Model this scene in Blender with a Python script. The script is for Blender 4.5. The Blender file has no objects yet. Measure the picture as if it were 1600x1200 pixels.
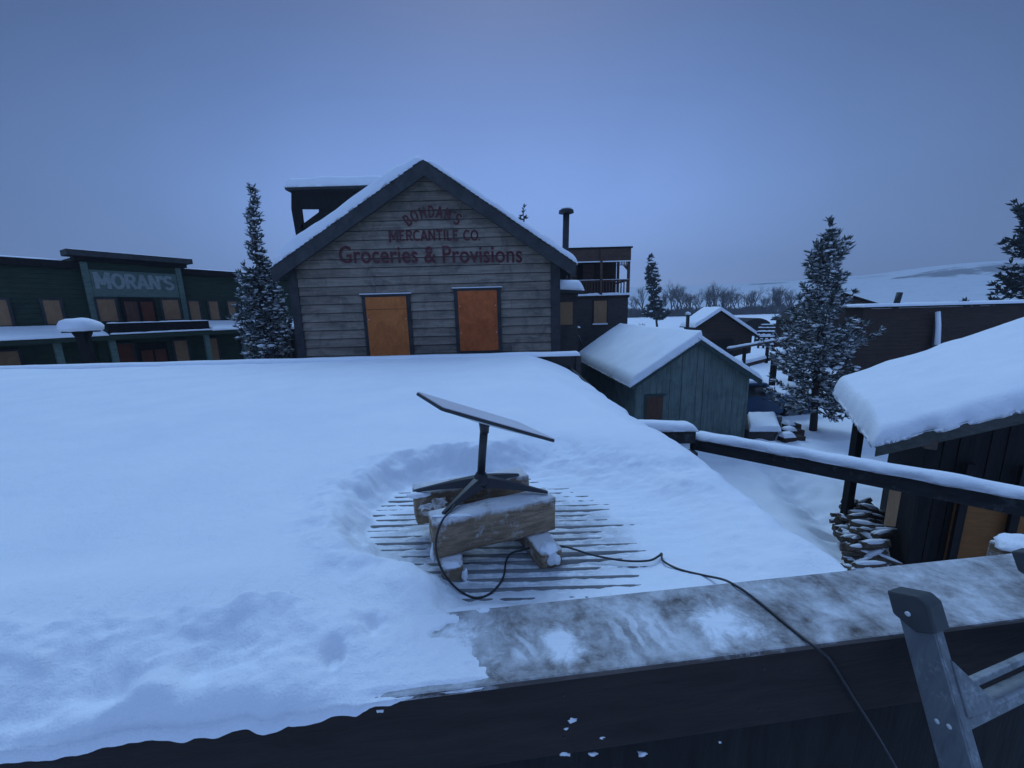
import bpy, bmesh, math, random
from mathutils import Vector as V, Matrix, noise

# ------------------------------------------------------------------ camera
CZ = 4.1; FPX = 603.0
PIT, ROL = math.radians(10.7), math.radians(1.5)
sc = bpy.context.scene
COL = sc.collection
cp, sp, cr, sr = math.cos(PIT), math.sin(PIT), math.cos(ROL), math.sin(ROL)
FW = V((0, cp, -sp)); _r0 = V((1, 0, 0)); _u0 = V((0, sp, cp))
RT = _r0 * cr - _u0 * sr; UP = _r0 * sr + _u0 * cr
CAM = V((0, 0, CZ))
cam = bpy.data.objects.new('camera', bpy.data.cameras.new('camera')); COL.objects.link(cam)
cam.data.sensor_width = 36; cam.data.lens = FPX / 1600 * 36
cam.data.clip_start = 0.05; cam.data.clip_end = 4000
m = Matrix((RT, UP, -FW)).transposed().to_4x4(); m.translation = CAM
cam.matrix_world = m
sc.camera = cam

def ray(x, y): return FW + RT * ((x - 800) / FPX) + UP * ((600 - y) / FPX)
def atY(x, y, Y): d = ray(x, y); return CAM + d * (Y / d.y)
def atX(x, y, X): d = ray(x, y); return CAM + d * (X / d.x)
def atZ(x, y, Z): d = ray(x, y); return CAM + d * ((Z - CZ) / d.z)

def fbm(x, y, z=0.0, o=4):
    s, a = 0.0, 1.0
    for i in range(o):
        s += a * noise.noise(V((x, y, z))); x *= 2.03; y *= 2.03; z = z * 2.03 + 7.1; a *= .5
    return s
def sstep(a, b, x):
    if a == b: return 1.0 if x > a else 0.0
    t = min(1, max(0, (x - a) / (b - a))); return t * t * (3 - 2 * t)
def lerp(a, b, t): return a + (b - a) * t

# ------------------------------------------------------------------ materials
def _base(name):
    mt = bpy.data.materials.new(name); mt.use_nodes = True
    nt = mt.node_tree; b = nt.nodes['Principled BSDF']
    return mt, nt, b
def _n(nt, t, **kw):
    n = nt.nodes.new(t)
    for k, v in kw.items(): setattr(n, k, v)
    return n
def _ramp(nt, src, p0, p1, c0=(0, 0, 0, 1), c1=(1, 1, 1, 1)):
    r = _n(nt, 'ShaderNodeValToRGB'); e = r.color_ramp.elements
    e[0].position, e[1].position = p0, p1; e[0].color, e[1].color = c0, c1
    nt.links.new(src, r.inputs[0]); return r.outputs[0]
def _noise(nt, vec, scale, detail=6, dist=0.0, rough=.55):
    n = _n(nt, 'ShaderNodeTexNoise'); n.inputs['Scale'].default_value = scale
    n.inputs['Detail'].default_value = detail; n.inputs['Distortion'].default_value = dist
    n.inputs['Roughness'].default_value = rough
    nt.links.new(vec, n.inputs['Vector']); return n.outputs['Fac']
def _mix(nt, fac, a, b, mode='MIX'):
    n = _n(nt, 'ShaderNodeMix', data_type='RGBA', blend_type=mode)
    for s, v in ((n.inputs['Factor'], fac), (n.inputs['A'], a), (n.inputs['B'], b)):
        if hasattr(v, 'is_output') or isinstance(v, bpy.types.NodeSocket): nt.links.new(v, s)
        elif isinstance(v, (int, float)): s.default_value = v
        else: s.default_value = (*v, 1) if len(v) == 3 else v
    return n.outputs['Result']
def _math(nt, op, a, b=None):
    n = _n(nt, 'ShaderNodeMath', operation=op)
    for i, v in enumerate((a, b)):
        if v is None: continue
        if isinstance(v, (int, float)): n.inputs[i].default_value = v
        else: nt.links.new(v, n.inputs[i])
    return n.outputs[0]
def _map(nt, scale=(1, 1, 1), loc=(0, 0, 0)):
    tc = _n(nt, 'ShaderNodeTexCoord'); mp = _n(nt, 'ShaderNodeMapping')
    mp.inputs['Scale'].default_value = scale; mp.inputs['Location'].default_value = loc
    nt.links.new(tc.outputs['Object'], mp.inputs['Vector']); return mp.outputs[0]

def patch_mask(nt, c, rad, rot, nscale, namp):
    mp_ = _n(nt, 'ShaderNodeMapping'); mp_.vector_type = 'TEXTURE'; tc_ = _n(nt, 'ShaderNodeTexCoord'); nt.links.new(tc_.outputs['Object'], mp_.inputs['Vector'])
    mp_.inputs['Location'].default_value = c; mp_.inputs['Rotation'].default_value = (0, 0, rot); mp_.inputs['Scale'].default_value = rad
    ln_ = _n(nt, 'ShaderNodeVectorMath', operation='LENGTH'); nt.links.new(mp_.outputs[0], ln_.inputs[0])
    v2 = _math(nt, 'ADD', ln_.outputs['Value'], _math(nt, 'MULTIPLY', _noise(nt, tc_.outputs['Object'], nscale, 8, .4, .7), namp))
    return _ramp(nt, _math(nt, 'MULTIPLY', v2, .5), .36 + namp * .12, .66 + namp * .12, (1, 1, 1, 1), (0, 0, 0, 1))
SNOWC = (.83, .85, .88)
def snow_mat(name, grain=1.0, lump=1.0):
    mt, nt, b = _base(name)
    v = _map(nt)
    n1 = _noise(nt, v, 150, 3); n2 = _noise(nt, v, 14, 8, 0, .66); n3 = _noise(nt, v, 1.7, 4)
    nt.links.new(_ramp(nt, n3, .3, .7, (.80, .82, .86, 1), (.87, .88, .9, 1)), b.inputs['Base Color'])
    b.inputs['Roughness'].default_value = .7
    b.inputs['Specular IOR Level'].default_value = .25
    h = _math(nt, 'ADD', _math(nt, 'MULTIPLY', n1, .0016 * grain), _math(nt, 'MULTIPLY', n2, .014 * lump))
    bp = _n(nt, 'ShaderNodeBump'); bp.inputs['Strength'].default_value = .8; bp.inputs['Distance'].default_value = 1.0
    nt.links.new(h, bp.inputs['Height']); nt.links.new(bp.outputs[0], b.inputs['Normal'])
    return mt

def frost_mat(name):
    mt, nt, b = _base(name); v = _map(nt)
    a = _noise(nt, _map(nt, (1, 6, 1)), 5, 8, .4, .7); c = _noise(nt, v, 24, 6, .3, .7)
    f = _ramp(nt, _math(nt, 'ADD', _math(nt, 'MULTIPLY', a, .6), _math(nt, 'MULTIPLY', c, .4)), .36, .60)
    f = _math(nt, 'MAXIMUM', f, _math(nt, 'SUBTRACT', 1.0, patch_mask(nt, (-.06, -2.28, 3.0), (.62, .48, 3), 0, 5, .8)))
    nt.links.new(_mix(nt, f, (.25, .26, .28), (.82, .84, .87)), b.inputs['Base Color']); b.inputs['Roughness'].default_value = .7
    bp = _n(nt, 'ShaderNodeBump'); bp.inputs['Strength'].default_value = .6; bp.inputs['Distance'].default_value = .01
    nt.links.new(c, bp.inputs['Height']); nt.links.new(bp.outputs[0], b.inputs['Normal'])
    return mt
def wood_mat(name, a, b_, sc_=(1, 1, 1), scale=6.0, rough=.85, stain=.5, dust=0.0, dscale=5.0, bump=.004, stainc=(.02, .02, .02), paint=None, wear=.5, dthr=.5, dwid=.08, patches=(), streaks=()):
    mt, nt, b = _base(name)
    v = _map(nt, sc_); vo = _map(nt)
    g = _noise(nt, v, scale, 8, .6, .65)
    col = _ramp(nt, g, .3, .72, (*a, 1), (*b_, 1))
    if paint:
        w = _ramp(nt, _noise(nt, v, scale * 1.7, 6, .3, .7), wear - .07, wear + .07)
        col = _mix(nt, w, col, paint)
    if stain > 0:
        s = _ramp(nt, _noise(nt, vo, 1.9, 6, .8, .7), .45, .75)
        col = _mix(nt, _math(nt, 'MULTIPLY', s, stain), col, stainc)
    if dust > 0:
        ge = _n(nt, 'ShaderNodeNewGeometry'); sx = _n(nt, 'ShaderNodeSeparateXYZ')
        nt.links.new(ge.outputs['Normal'], sx.inputs[0])
        up = _math(nt, 'ADD', _math(nt, 'MULTIPLY', _math(nt, 'MAXIMUM', sx.outputs['Z'], 0.0), .30), -.14)
        dn = _math(nt, 'ADD', _noise(nt, vo, dscale, 9, .2, .70), up)
        f = _math(nt, 'MULTIPLY', _ramp(nt, dn, dthr - dwid, dthr + dwid), dust)
        for c_, rad_, rot_, st_ in patches: f = _math(nt, 'MAXIMUM', f, _math(nt, 'MULTIPLY', patch_mask(nt, c_, rad_, rot_, 11, 1.9), st_))
        col = _mix(nt, f, col, SNOWC)
    for c_, rad_, rot_, ring_ in streaks:      # scraped frost: arcs left by a glove or shovel
        wt_ = _n(nt, 'ShaderNodeTexWave', wave_type='RINGS', rings_direction='Z'); wt_.inputs['Scale'].default_value = 6.3; wt_.inputs['Distortion'].default_value = 4.5; wt_.inputs['Detail'].default_value = 5; wt_.inputs['Detail Scale'].default_value = 2.5
        nt.links.new(_map(nt, (1, 1, 1), ring_), wt_.inputs['Vector'])
        fw_ = _math(nt, 'MULTIPLY', _ramp(nt, wt_.outputs['Fac'], .35, .8), patch_mask(nt, c_, rad_, rot_, 12, 1.4))
        col = _mix(nt, _math(nt, 'MULTIPLY', fw_, .5), col, SNOWC)
    nt.links.new(col, b.inputs['Base Color'])
    b.inputs['Roughness'].default_value = rough
    b.inputs['Specular IOR Level'].default_value = .25
    bp = _n(nt, 'ShaderNodeBump'); bp.inputs['Strength'].default_value = .7; bp.inputs['Distance'].default_value = bump * 2.5
    nt.links.new(g, bp.inputs['Height']); nt.links.new(bp.outputs[0], b.inputs['Normal'])
    return mt
def plain(name, c, rough=.6, metal=0.0, var=.3, scale=8):
    mt, nt, b = _base(name)
    n = _noise(nt, _map(nt), scale, 5)
    nt.links.new(_ramp(nt, n, .3, .7, (*[x * (1 - var) for x in c], 1), (*[min(1, x * (1 + var)) for x in c], 1)), b.inputs['Base Color'])
    b.inputs['Roughness'].default_value = rough; b.inputs['Metallic'].default_value = metal
    return mt

M = {}
M['snow'] = snow_mat('snow', 1.8, 1.0)
M['frost'] = frost_mat('thin_frost'); M['snow_far'] = snow_mat('snow_field', .3, .6)
for i_, (ka, kb) in enumerate(((1, 1), (.82, .85), (1.18, 1.12))):
    M['siding%d' % i_] = wood_mat('weathered_clapboard', (.165 * ka, .135 * ka, .106 * ka), (.345 * kb, .288 * kb, .232 * kb), (.25, 1, 3), 4, stain=.75, stainc=(.045, .044, .046))
M['trim'] = wood_mat('dark_grey_trim', (.035, .036, .038), (.07, .07, .072), (1, 1, 1), 4, stain=.4)
M['ply'] = wood_mat('orange_plywood', (.46, .14, .04), (.64, .205, .06), (2, 1, 1.3), 4, stain=.45, stainc=(.24, .07, .025))
M['ply_red'] = wood_mat('reddish_plywood', (.42, .105, .033), (.60, .155, .048), (2, 1, 1.3), 5, stain=.6, stainc=(.2, .04, .012))
M['ply_dull'] = wood_mat('dull_plywood', (.26, .155, .085), (.36, .21, .115), (3, 1, 1), 3, stain=.3, stainc=(.15, .06, .03))
M['ply_dark'] = wood_mat('dark_brown_plywood', (.20, .085, .03), (.30, .125, .04), (1, 1, 6), 4, stain=.3, stainc=(.1, .04, .015))  # plywood of a darker brown colour
M['letters'] = wood_mat('faded_red_paint', (.085, .02, .024), (.125, .035, .038), (.3, 1, 6), 6, stain=.45, stainc=(.12, .09, .088), paint=(.15, .12, .115), wear=.62)
M['green'] = wood_mat('dark_green_siding', (.024, .037, .025), (.046, .066, .045), (.4, .4, 6), 5, stain=.4)
M['green_lt'] = wood_mat('faded_green_board', (.085, .125, .105), (.14, .19, .16), (1, 1, 3), 4, stain=.45, stainc=(.05, .07, .06))
M['sign_paint'] = wood_mat('faded_white_paint', (.20, .23, .22), (.33, .36, .35), (.5, .5, 5), 8, stain=.4, stainc=(.09, .12, .105))
M['shed'] = wood_mat('teal_board', (.085, .115, .108), (.20, .25, .23), (5, 5, .35), 4, stain=.65, stainc=(.05, .068, .066))
M['shed_trim'] = wood_mat('teal_dark_board', (.03, .05, .05), (.06, .09, .085), (4, 4, .5), 4, stain=.3)
M['brown'] = wood_mat('dark_brown_board', (.03, .02, .016), (.07, .046, .036), (.4, .4, 6), 5, stain=.4, stainc=(.015, .01, .009))
M['brown_red'] = wood_mat('red_brown_board', (.07, .044, .036), (.12, .076, .06), (1, 1, 3), 5, stain=.4, stainc=(.03, .018, .015))
M['brown_gray'] = wood_mat('grey_brown_board', (.05, .043, .042), (.085, .072, .068), (.5, .5, 5), 5, stain=.4)
M['door_brown'] = wood_mat('brown_plank_door', (.085, .042, .03), (.15, .075, .052), (3, 3, .5), 5, stain=.3)
M['door_red'] = wood_mat('red_brown_door', (.11, .035, .022), (.16, .05, .03), (3, 3, .5), 5, stain=.3)
M['black_wood'] = wood_mat('blackened_wood', (.009, .008, .008), (.024, .021, .020), (4, 4, .5), 5, stain=.3, stainc=(.008, .008, .008))
M['rakeboard'] = wood_mat('weathered_rake_board', (.05, .05, .045), (.10, .10, .09), (1, 3, 3), 5, stain=.4)
M['beam'] = wood_mat('dark_beam', (.03, .03, .032), (.06, .058, .06), (1, 1, 4), 5, stain=.3, dust=.12, dscale=7)
M['timber'] = wood_mat('rough_timber', (.15, .10, .062), (.46, .335, .225), (1.2, 1.2, 7), 4.5, stain=.65, stainc=(.085, .058, .038), dust=.72, dscale=10, bump=.014, dthr=.475, dwid=.10)
M['cap'] = wood_mat('frosted_parapet_board', (.075, .062, .056), (.15, .125, .11), (1, 6, 6), 3, stain=.5, stainc=(.045, .037, .033), dust=.70, dscale=8, dthr=.655, dwid=.17, streaks=(((.37, -3.0, 3.15), (.13, .11, 1), .1, (.15, 3.15, 0)), ((.01, -3.05, 3.15), (.05, .08, 1), .1, (.25, 3.3, 0))), patches=(((-.24, -3.06, 3.15), (.27, .17, 1), .1, .96), ((.13, -3.035, 3.15), (.13, .10, 1), .3, .92), ((.62, -2.985, 3.15), (.17, .13, 1), -.4, .95)))
M['fascia'] = wood_mat('dark_fascia_board', (.022, .016, .014), (.042, .031, .027), (.7, 5, 5), 4, stain=.4, stainc=(.025, .02, .02), dust=.35, dscale=16, dthr=.70)
M['deck'] = wood_mat('roof_metal', (.12, .12, .125), (.21, .21, .215), (1, 1, 1), 7, stain=.3, rough=.6)
M['dish_black'] = plain('black_plastic', (.018, .019, .022), .45, 0, .15)
M['dish_white'] = plain('white_plastic', (.62, .60, .64), .35, 0, .04)
M['dish_back'] = plain('pale_grey_plastic', (.55, .57, .58), .4, 0, .04)
M['cable'] = plain('black_rubber', (.012, .013, .016), .45, 0, .2)
M['alu'] = wood_mat('dull_aluminium', (.10, .11, .115), (.185, .20, .21), (9, 9, .7), 5, rough=.42, stain=.35, stainc=(.06, .065, .07), dust=.22, dscale=22, bump=.0006, dthr=.56)
M['capplastic'] = plain('dark_grey_rubber', (.035, .04, .042), .6, 0, .2, 20)
M['iron'] = plain('dark_iron', (.03, .032, .035), .6, .4, .3)
M['bark'] = wood_mat('pine_bark', (.035, .028, .024), (.08, .064, .055), (6, 6, 1), 6, stain=.3)
M['needle'] = wood_mat('frosted_pine_needles', (.045, .06, .055), (.085, .105, .10), (1, 1, 1), 3, stain=0, dust=.62, dscale=6.5, dthr=.50, dwid=.12)
M['needle_dk'] = plain('dark_pine_needles', (.028, .04, .04), .8, 0, .5, 3)
M['twig'] = plain('bare_twig', (.085, .08, .082), .9, 0, .3, .3)  # base colour lightened so the far trees look hazier
M['log'] = wood_mat('split_firewood', (.06, .045, .035), (.16, .12, .09), (1, 1, 1), 12, stain=.4)
M['truck'] = plain('blue_car_paint', (.012, .055, .13), .3, .1, .15, 2)
M['glass'] = plain('dark_glass', (.015, .018, .022), .08, 0, .1)
M['tyre'] = plain('tyre_rubber', (.015, .015, .016), .85, 0, .2)

# ------------------------------------------------------------------ builders
def thing(name, label, cat, loc=(0, 0, 0), group=None):
    o = bpy.data.objects.new(name, None); COL.objects.link(o)
    o.location = loc; o.empty_display_size = .2
    tag(o, label, cat, group); return o
def tag(o, label=None, cat=None, group=None, kind=None):
    if label: o['label'] = label
    if cat: o['category'] = cat
    if group: o['group'] = group
    if kind: o['kind'] = kind
    return o
def origin(o):
    p = V((0, 0, 0))
    while o is not None: p += V(o.location); o = o.parent
    return p
class MB:
    def __init__(s): s.v = []; s.f = []
    def add(s, vs, fs):
        k = len(s.v); s.v += [tuple(x) for x in vs]; s.f += [tuple(i + k for i in f) for f in fs]; return s
    def hexa(s, p):      # p: 4 bottom (ccw) + 4 top
        return s.add(p, [(3, 2, 1, 0), (4, 5, 6, 7), (0, 1, 5, 4), (1, 2, 6, 5), (2, 3, 7, 6), (3, 0, 4, 7)])
    def box(s, x0, x1, y0, y1, z0, z1):
        return s.hexa([(x0, y0, z0), (x1, y0, z0), (x1, y1, z0), (x0, y1, z0), (x0, y0, z1), (x1, y0, z1), (x1, y1, z1), (x0, y1, z1)])
    def obox(s, o, a, b, c):    # origin corner + three edge vectors
        o, a, b, c = V(o), V(a), V(b), V(c)
        if a.cross(b).dot(c) < 0: a, b = b, a
        return s.hexa([o, o + a, o + a + b, o + b, o + c, o + a + c, o + a + b + c, o + b + c])
    def prism(s, poly, off):
        n = len(poly); off = V(off); P = [V(p) for p in poly]
        nn = V((0, 0, 0))
        for i in range(n): nn += (P[i] - P[0]).cross(P[(i + 1) % n] - P[0])
        if nn.dot(off) > 0: P = P[::-1]
        vs = P + [p + off for p in P]
        fs = [tuple(range(n)), tuple(range(2 * n - 1, n - 1, -1))]
        fs += [((i + 1) % n, i, n + i, n + (i + 1) % n) for i in range(n)]
        return s.add(vs, fs)
    def bar(s, a, b, w, h, up=(0, 0, 1)):   # rectangular bar from a to b
        a, b = V(a), V(b); d = (b - a).normalized(); up = V(up)
        x = d.cross(up)
        if x.length < 1e-4: x = d.cross(V((1, 0, 0)))
        x.normalize(); y = x.cross(d)
        return s.obox(a - x * w / 2 - y * h / 2, x * w, y * h, b - a)
    def tube(s, pts, rad, n=8, cap=True):
        pts = [V(p) for p in pts]; k = len(pts)
        if not hasattr(rad, '__len__'): rad = [rad] * k
        t0 = (pts[1] - pts[0]).normalized()
        x = t0.cross(V((0, 0, 1)))
        if x.length < .1: x = t0.cross(V((1, 0, 0)))
        x.normalize(); vs = []; fs = []
        for i in range(k):
            t = (pts[min(i + 1, k - 1)] - pts[max(i - 1, 0)]).normalized()
            x = (x - t * x.dot(t)); x.normalize(); y = t.cross(x)
            for j in range(n):
                a = 2 * math.pi * j / n
                vs.append(pts[i] + (x * math.cos(a) + y * math.sin(a)) * rad[i])
        for i in range(k - 1):
            for j in range(n):
                a, b = i * n + j, i * n + (j + 1) % n
                fs.append((a, b, b + n, a + n))
        if cap: fs += [tuple(range(n - 1, -1, -1)), tuple(range((k - 1) * n, k * n))]
        return s.add(vs, fs)
    def blob(s, c, rx, ry, rz, seed=0, amp=.25, sub=1):
        vs, fs = ICO[sub]; c = V(c)
        out = []
        for v in vs:
            q = 1 + amp * noise.noise(v * 1.6 + V((seed * 3.1, seed * 1.7, seed)))
            out.append((c.x + v.x * rx * q, c.y + v.y * ry * q, c.z + v.z * rz * q))
        return s.add(out, fs)
    def build(s, name, mat, parent=None, smooth=False, bevel=0, seg=2):
        o0 = origin(parent) if parent else V((0, 0, 0))
        me = bpy.data.meshes.new(name)
        me.from_pydata([(a - o0.x, b - o0.y, c - o0.z) for a, b, c in s.v], [], s.f)
        me.validate(); me.update()
        ms = mat if isinstance(mat, list) else [mat]
        for q in ms: me.materials.append(M[q] if isinstance(q, str) else q)
        if smooth: me.polygons.foreach_set('use_smooth', [True] * len(me.polygons))
        o = bpy.data.objects.new(name, me); COL.objects.link(o)
        if parent: o.parent = parent
        if bevel:
            bv = o.modifiers.new('b', 'BEVEL'); bv.width = bevel; bv.segments = seg; bv.limit_method = 'ANGLE'
        return o
ICO = {}
for _s in (1, 2, 3):
    _b = bmesh.new(); bmesh.ops.create_icosphere(_b, subdivisions=_s, radius=1)
    _b.verts.index_update()
    ICO[_s] = ([v.co.copy() for v in _b.verts], [tuple(v.index for v in f.verts) for f in _b.faces]); _b.free()

def lines(a, b, n, r0=0, r1=0, k=6):
    """grid lines from a to b: n in the middle, k close ones in the rounded borders r0, r1"""
    L = []
    if r0 > 0: L += [a + r0 * (1 - math.cos(i / k * math.pi / 2)) for i in range(k)]
    A, B = a + r0, b - r1
    L += [A + (B - A) * i / n for i in range(n + 1)]
    if r1 > 0: L += [b - r1 * (1 - math.cos((k - i) / k * math.pi / 2)) for i in range(1, k + 1)]
    return L
def grid(us, vs, fn, close=None):
    """height sheet; close=function giving the underside"""
    mb = MB(); nu, nv = len(us), len(vs)
    P = [fn(u, v) for v in vs for u in us]
    F = [(j * nu + i, j * nu + i + 1, (j + 1) * nu + i + 1, (j + 1) * nu + i) for j in range(nv - 1) for i in range(nu - 1)]
    mb.add(P, F)
    if close:
        bd = [(i, 0) for i in range(nu)] + [(nu - 1, j) for j in range(1, nv)] + [(i, nv - 1) for i in range(nu - 2, -1, -1)] + [(0, j) for j in range(nv - 2, 0, -1)]
        low = [close(us[i], vs[j]) for i, j in bd]
        k = len(mb.v); mb.v += [tuple(p) for p in low]; n = len(bd)
        for q in range(n):
            a = bd[q]; b = bd[(q + 1) % n]
            mb.f.append((b[1] * nu + b[0], a[1] * nu + a[0], k + q, k + (q + 1) % n))
        mb.f.append(tuple(range(k + n - 1, k - 1, -1)))
    return mb
def snow_slab(O, A, B, th, r=(.2, .2, .2, .2), nu=40, nv=30, amp=.04, fs=1.5, seed=0, droop=0.0, under=.0, thfn=None, ragged=.03):
    """snow lying on the parallelogram O, O+A, O+B; r = rounding radius at u0, u1, v0, v1 borders (metres; 0 = square)"""
    O, A, B = V(O), V(A), V(B); la, lb = A.length, B.length; a, b = A / la, B / lb
    n = V((0, 0, 1))
    us = lines(0, la, nu, r[0], r[1]); vs = lines(0, lb, nv, r[2], r[3])
    def e(d, R): 
        if R <= 0: return 1.0
        t = min(1, max(0, d / R)); return math.sqrt(max(0, 1 - (1 - t) ** 2))
    def fn(u, v):
        k = e(u, r[0]) * e(la - u, r[1]) * e(v, r[2]) * e(lb - v, r[3])
        t = thfn(u, v) if thfn else th
        p = O + a * u + b * v
        h = t * k + amp * k * fbm(u * fs + seed, v * fs, seed, 4)
        dr = droop * (1 - k)
        wob = ragged * (1 - k) * fbm(u * 4 + seed, v * 4, seed + 3, 3)
        q = p + n * (h - dr) + V((wob, wob, 0))
        return q
    return grid(us, vs, fn, lambda u, v: O + a * u + b * v + n * (-under))

# ------------------------------------------------------------------ lettering
def arc(cx, cy, rx, ry, a0, a1, n=10):
    return [(cx + rx * math.cos(math.radians(a0 + (a1 - a0) * i / n)), cy + ry * math.sin(math.radians(a0 + (a1 - a0) * i / n))) for i in range(n + 1)]
G = {  # strokes, serif bars (x, y, half length), width
 'B': ([[(.14, 0), (.14, 1)], [(.14, .94), (.36, .94)] + arc(.36, .73, .22, .21, 90, -90) + [(.14, .52)], [(.36, .52)] + arc(.4, .29, .24, .23, 90, -90) + [(.14, .06)]], [], .7),
 'O': ([arc(.4, .5, .32, .45, 0, 360, 22)], [], .8),
 'H': ([[(.14, 0), (.14, 1)], [(.66, 0), (.66, 1)], [(.14, .52), (.66, .52)]], [], .8),
 'D': ([[(.14, 0), (.14, 1)], [(.14, .94), (.32, .94)] + arc(.32, .5, .34, .44, 90, -90, 14) + [(.14, .06)]], [], .76),
 'A': ([[(.06, 0), (.38, 1)], [(.38, 1), (.7, 0)], [(.18, .33), (.58, .33)]], [(.06, 0, .12), (.7, 0, .12)], .76),
 'N': ([[(.14, 0), (.14, 1)], [(.14, 1), (.66, 0)], [(.66, 0), (.66, 1)]], [(.14, 0, .1), (.68, 1, .08)], .8),
 "'": ([[(.12, 1.02), (.08, .74)]], [], .22),
 'S': ([arc(.34, .73, .25, .22, 25, 235, 12) + arc(.34, .27, .27, .22, 75, -155, 14)], [], .68),
 'M': ([[(.14, 0), (.14, 1)], [(.14, 1), (.46, .25)], [(.46, .25), (.78, 1)], [(.78, 1), (.78, 0)]], [(.14, 0, .12), (.78, 0, .12), (.1, 1, .1), (.82, 1, .1)], .92),
 'E': ([[(.14, 0), (.14, 1)], [(.14, .94), (.58, .94)], [(.14, .52), (.48, .52)], [(.14, .06), (.6, .06)]], [], .66),
 'R': ([[(.14, 0), (.14, 1)], [(.14, .94), (.38, .94)] + arc(.38, .72, .23, .22, 90, -90) + [(.14, .5)], [(.36, .5), (.66, 0)]], [(.14, 0, .12), (.66, 0, .09)], .74),
 'C': ([arc(.42, .5, .33, .45, 48, 312, 16)], [], .76),
 'T': ([[(.36, 0), (.36, 1)], [(.04, .94), (.68, .94)]], [(.36, 0, .13)], .72),
 'I': ([[(.16, 0), (.16, 1)]], [(.16, 0, .13), (.16, 1, .13)], .32),
 'L': ([[(.14, 0), (.14, 1)], [(.14, .06), (.58, .06)]], [(.14, 1, .12)], .62),
 '.': ([[(.1, 0), (.1, .13)]], [], .24),
 ' ': ([], [], .4),
}
def ribbon(mb, pts, w, mp):
    P = [V((p[0], p[1], 0)) for p in pts]; L = []; R_ = []
    closed = (P[0] - P[-1]).length < 1e-6
    for i in range(len(P)):
        if closed: t = (P[1] - P[-2]) if i in (0, len(P) - 1) else (P[i + 1] - P[i - 1])
        else: t = P[min(i + 1, len(P) - 1)] - P[max(i - 1, 0)]
        t.normalize(); nrm = V((-t.y, t.x, 0)) * w / 2
        L.append(P[i] + nrm); R_.append(P[i] - nrm)
    vs = [mp(p.x, p.y) for p in L] + [mp(p.x, p.y) for p in R_]
    n = len(P)
    mb.add(vs, [(i, n + i, n + i + 1, i + 1) for i in range(n - 1)])
def letter(mb, ch, h, wd, mp, w=.15, serif=True):
    """mp maps (x, y) metres in the sign plane to world; wd = width scale"""
    st, se, _ = G[ch]; k = 0
    for s in st:
        e = .0006 * k; k += 1
        ribbon(mb, [(x * h * wd, y * h) for x, y in s], w * h, lambda a, b, e=e: mp(a, b, e))
    if serif:
        for x, y, l in se:
            e = .0006 * k; k += 1
            yy = y - .045 if y > .5 else y + .045
            ribbon(mb, [((x - l) * h * wd, yy * h), ((x + l) * h * wd, yy * h)], .09 * h, lambda a, b, e=e: mp(a, b, e))
def text_width(t, h, wd): return sum(G[c][2] for c in t) * h * wd

# ================================================================== WORLD AND LIGHT
w = bpy.data.worlds.new('World'); sc.world = w; w.use_nodes = True
nt = w.node_tree; bg = nt.nodes['Background']
tc = _n(nt, 'ShaderNodeTexCoord'); sx = _n(nt, 'ShaderNodeSeparateXYZ')
nrm = _n(nt, 'ShaderNodeVectorMath', operation='NORMALIZE'); nt.links.new(tc.outputs['Generated'], nrm.inputs[0])
nt.links.new(nrm.outputs[0], sx.inputs[0])
sky = _n(nt, 'ShaderNodeTexSky', sky_type='NISHITA'); sky.sun_disc = False
sky.sun_elevation = math.radians(50); sky.sun_rotation = math.radians(0)
skyc = _mix(nt, 1.0, sky.outputs[0], (.1, .1, .1), 'MULTIPLY')
er = _n(nt, 'ShaderNodeValToRGB'); e = er.color_ramp.elements     # by elevation (sine)
e[0].position = 0.0; e[0].color = (.285, .475, .98, 1)
e[1].position = 1.0; e[1].color = (.38, .72, 1.42, 1)
for p_, c_ in ((.10, (.275, .475, 1.02, 1)), (.24, (.225, .41, .93, 1)), (.42, (.130, .248, .60, 1)), (.58, (.076, .150, .37, 1)), (.8, (.31, .56, 1.13, 1))):
    q = e.new(p_); q.color = c_
nt.links.new(sx.outputs['Z'], er.inputs[0])
# dusk glow: brightest straight ahead, dimmer to the sides; raised behind to light facades
gl = _n(nt, 'ShaderNodeVectorMath', operation='DOT_PRODUCT'); nt.links.new(nrm.outputs[0], gl.inputs[0])
gl.inputs[1].default_value = V((-.02, .97, .22)).normalized()
gr = _n(nt, 'ShaderNodeValToRGB'); e = gr.color_ramp.elements
e[0].position = .0; e[0].color = (.95, .92, .90, 1); e[1].position = 1.0; e[1].color = (1, 1, 1, 1)
for p_, c_ in ((.3, .90), (.52, .34), (.64, .36), (.78, .56), (.90, .84), (.97, .98)):
    q = e.new(p_); q.color = (c_, c_, c_, 1)
nt.links.new(gl.outputs['Value'], gr.inputs[0])
grd = _mix(nt, 1.0, er.outputs[0], gr.outputs[0], 'MULTIPLY')
cn = _noise(nt, nrm.outputs[0], 1.6, 4, .3)
grd = _mix(nt, 1.0, grd, _ramp(nt, cn, .25, .75, (.88, .89, .91, 1), (1.11, 1.09, 1.07, 1)), 'MULTIPLY')
fin = _mix(nt, .12, grd, skyc)
nt.links.new(fin, bg.inputs['Color']); bg.inputs['Strength'].default_value = 1.0
sl = bpy.data.lights.new('sun', 'SUN'); sl.energy = 1.45; sl.angle = math.radians(30); sl.color = (.42, .68, 1.0)
so = bpy.data.objects.new('sun', sl); COL.objects.link(so); so.location = (0, 10, 40)
_d = V((math.sin(math.radians(-8)) * math.cos(math.radians(50)), math.cos(math.radians(-8)) * math.cos(math.radians(50)), math.sin(math.radians(50))))
so.rotation_euler = _d.to_track_quat('Z', 'Y').to_euler()
sc.view_settings.view_transform = 'Standard'; sc.view_settings.look = 'None'
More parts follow.
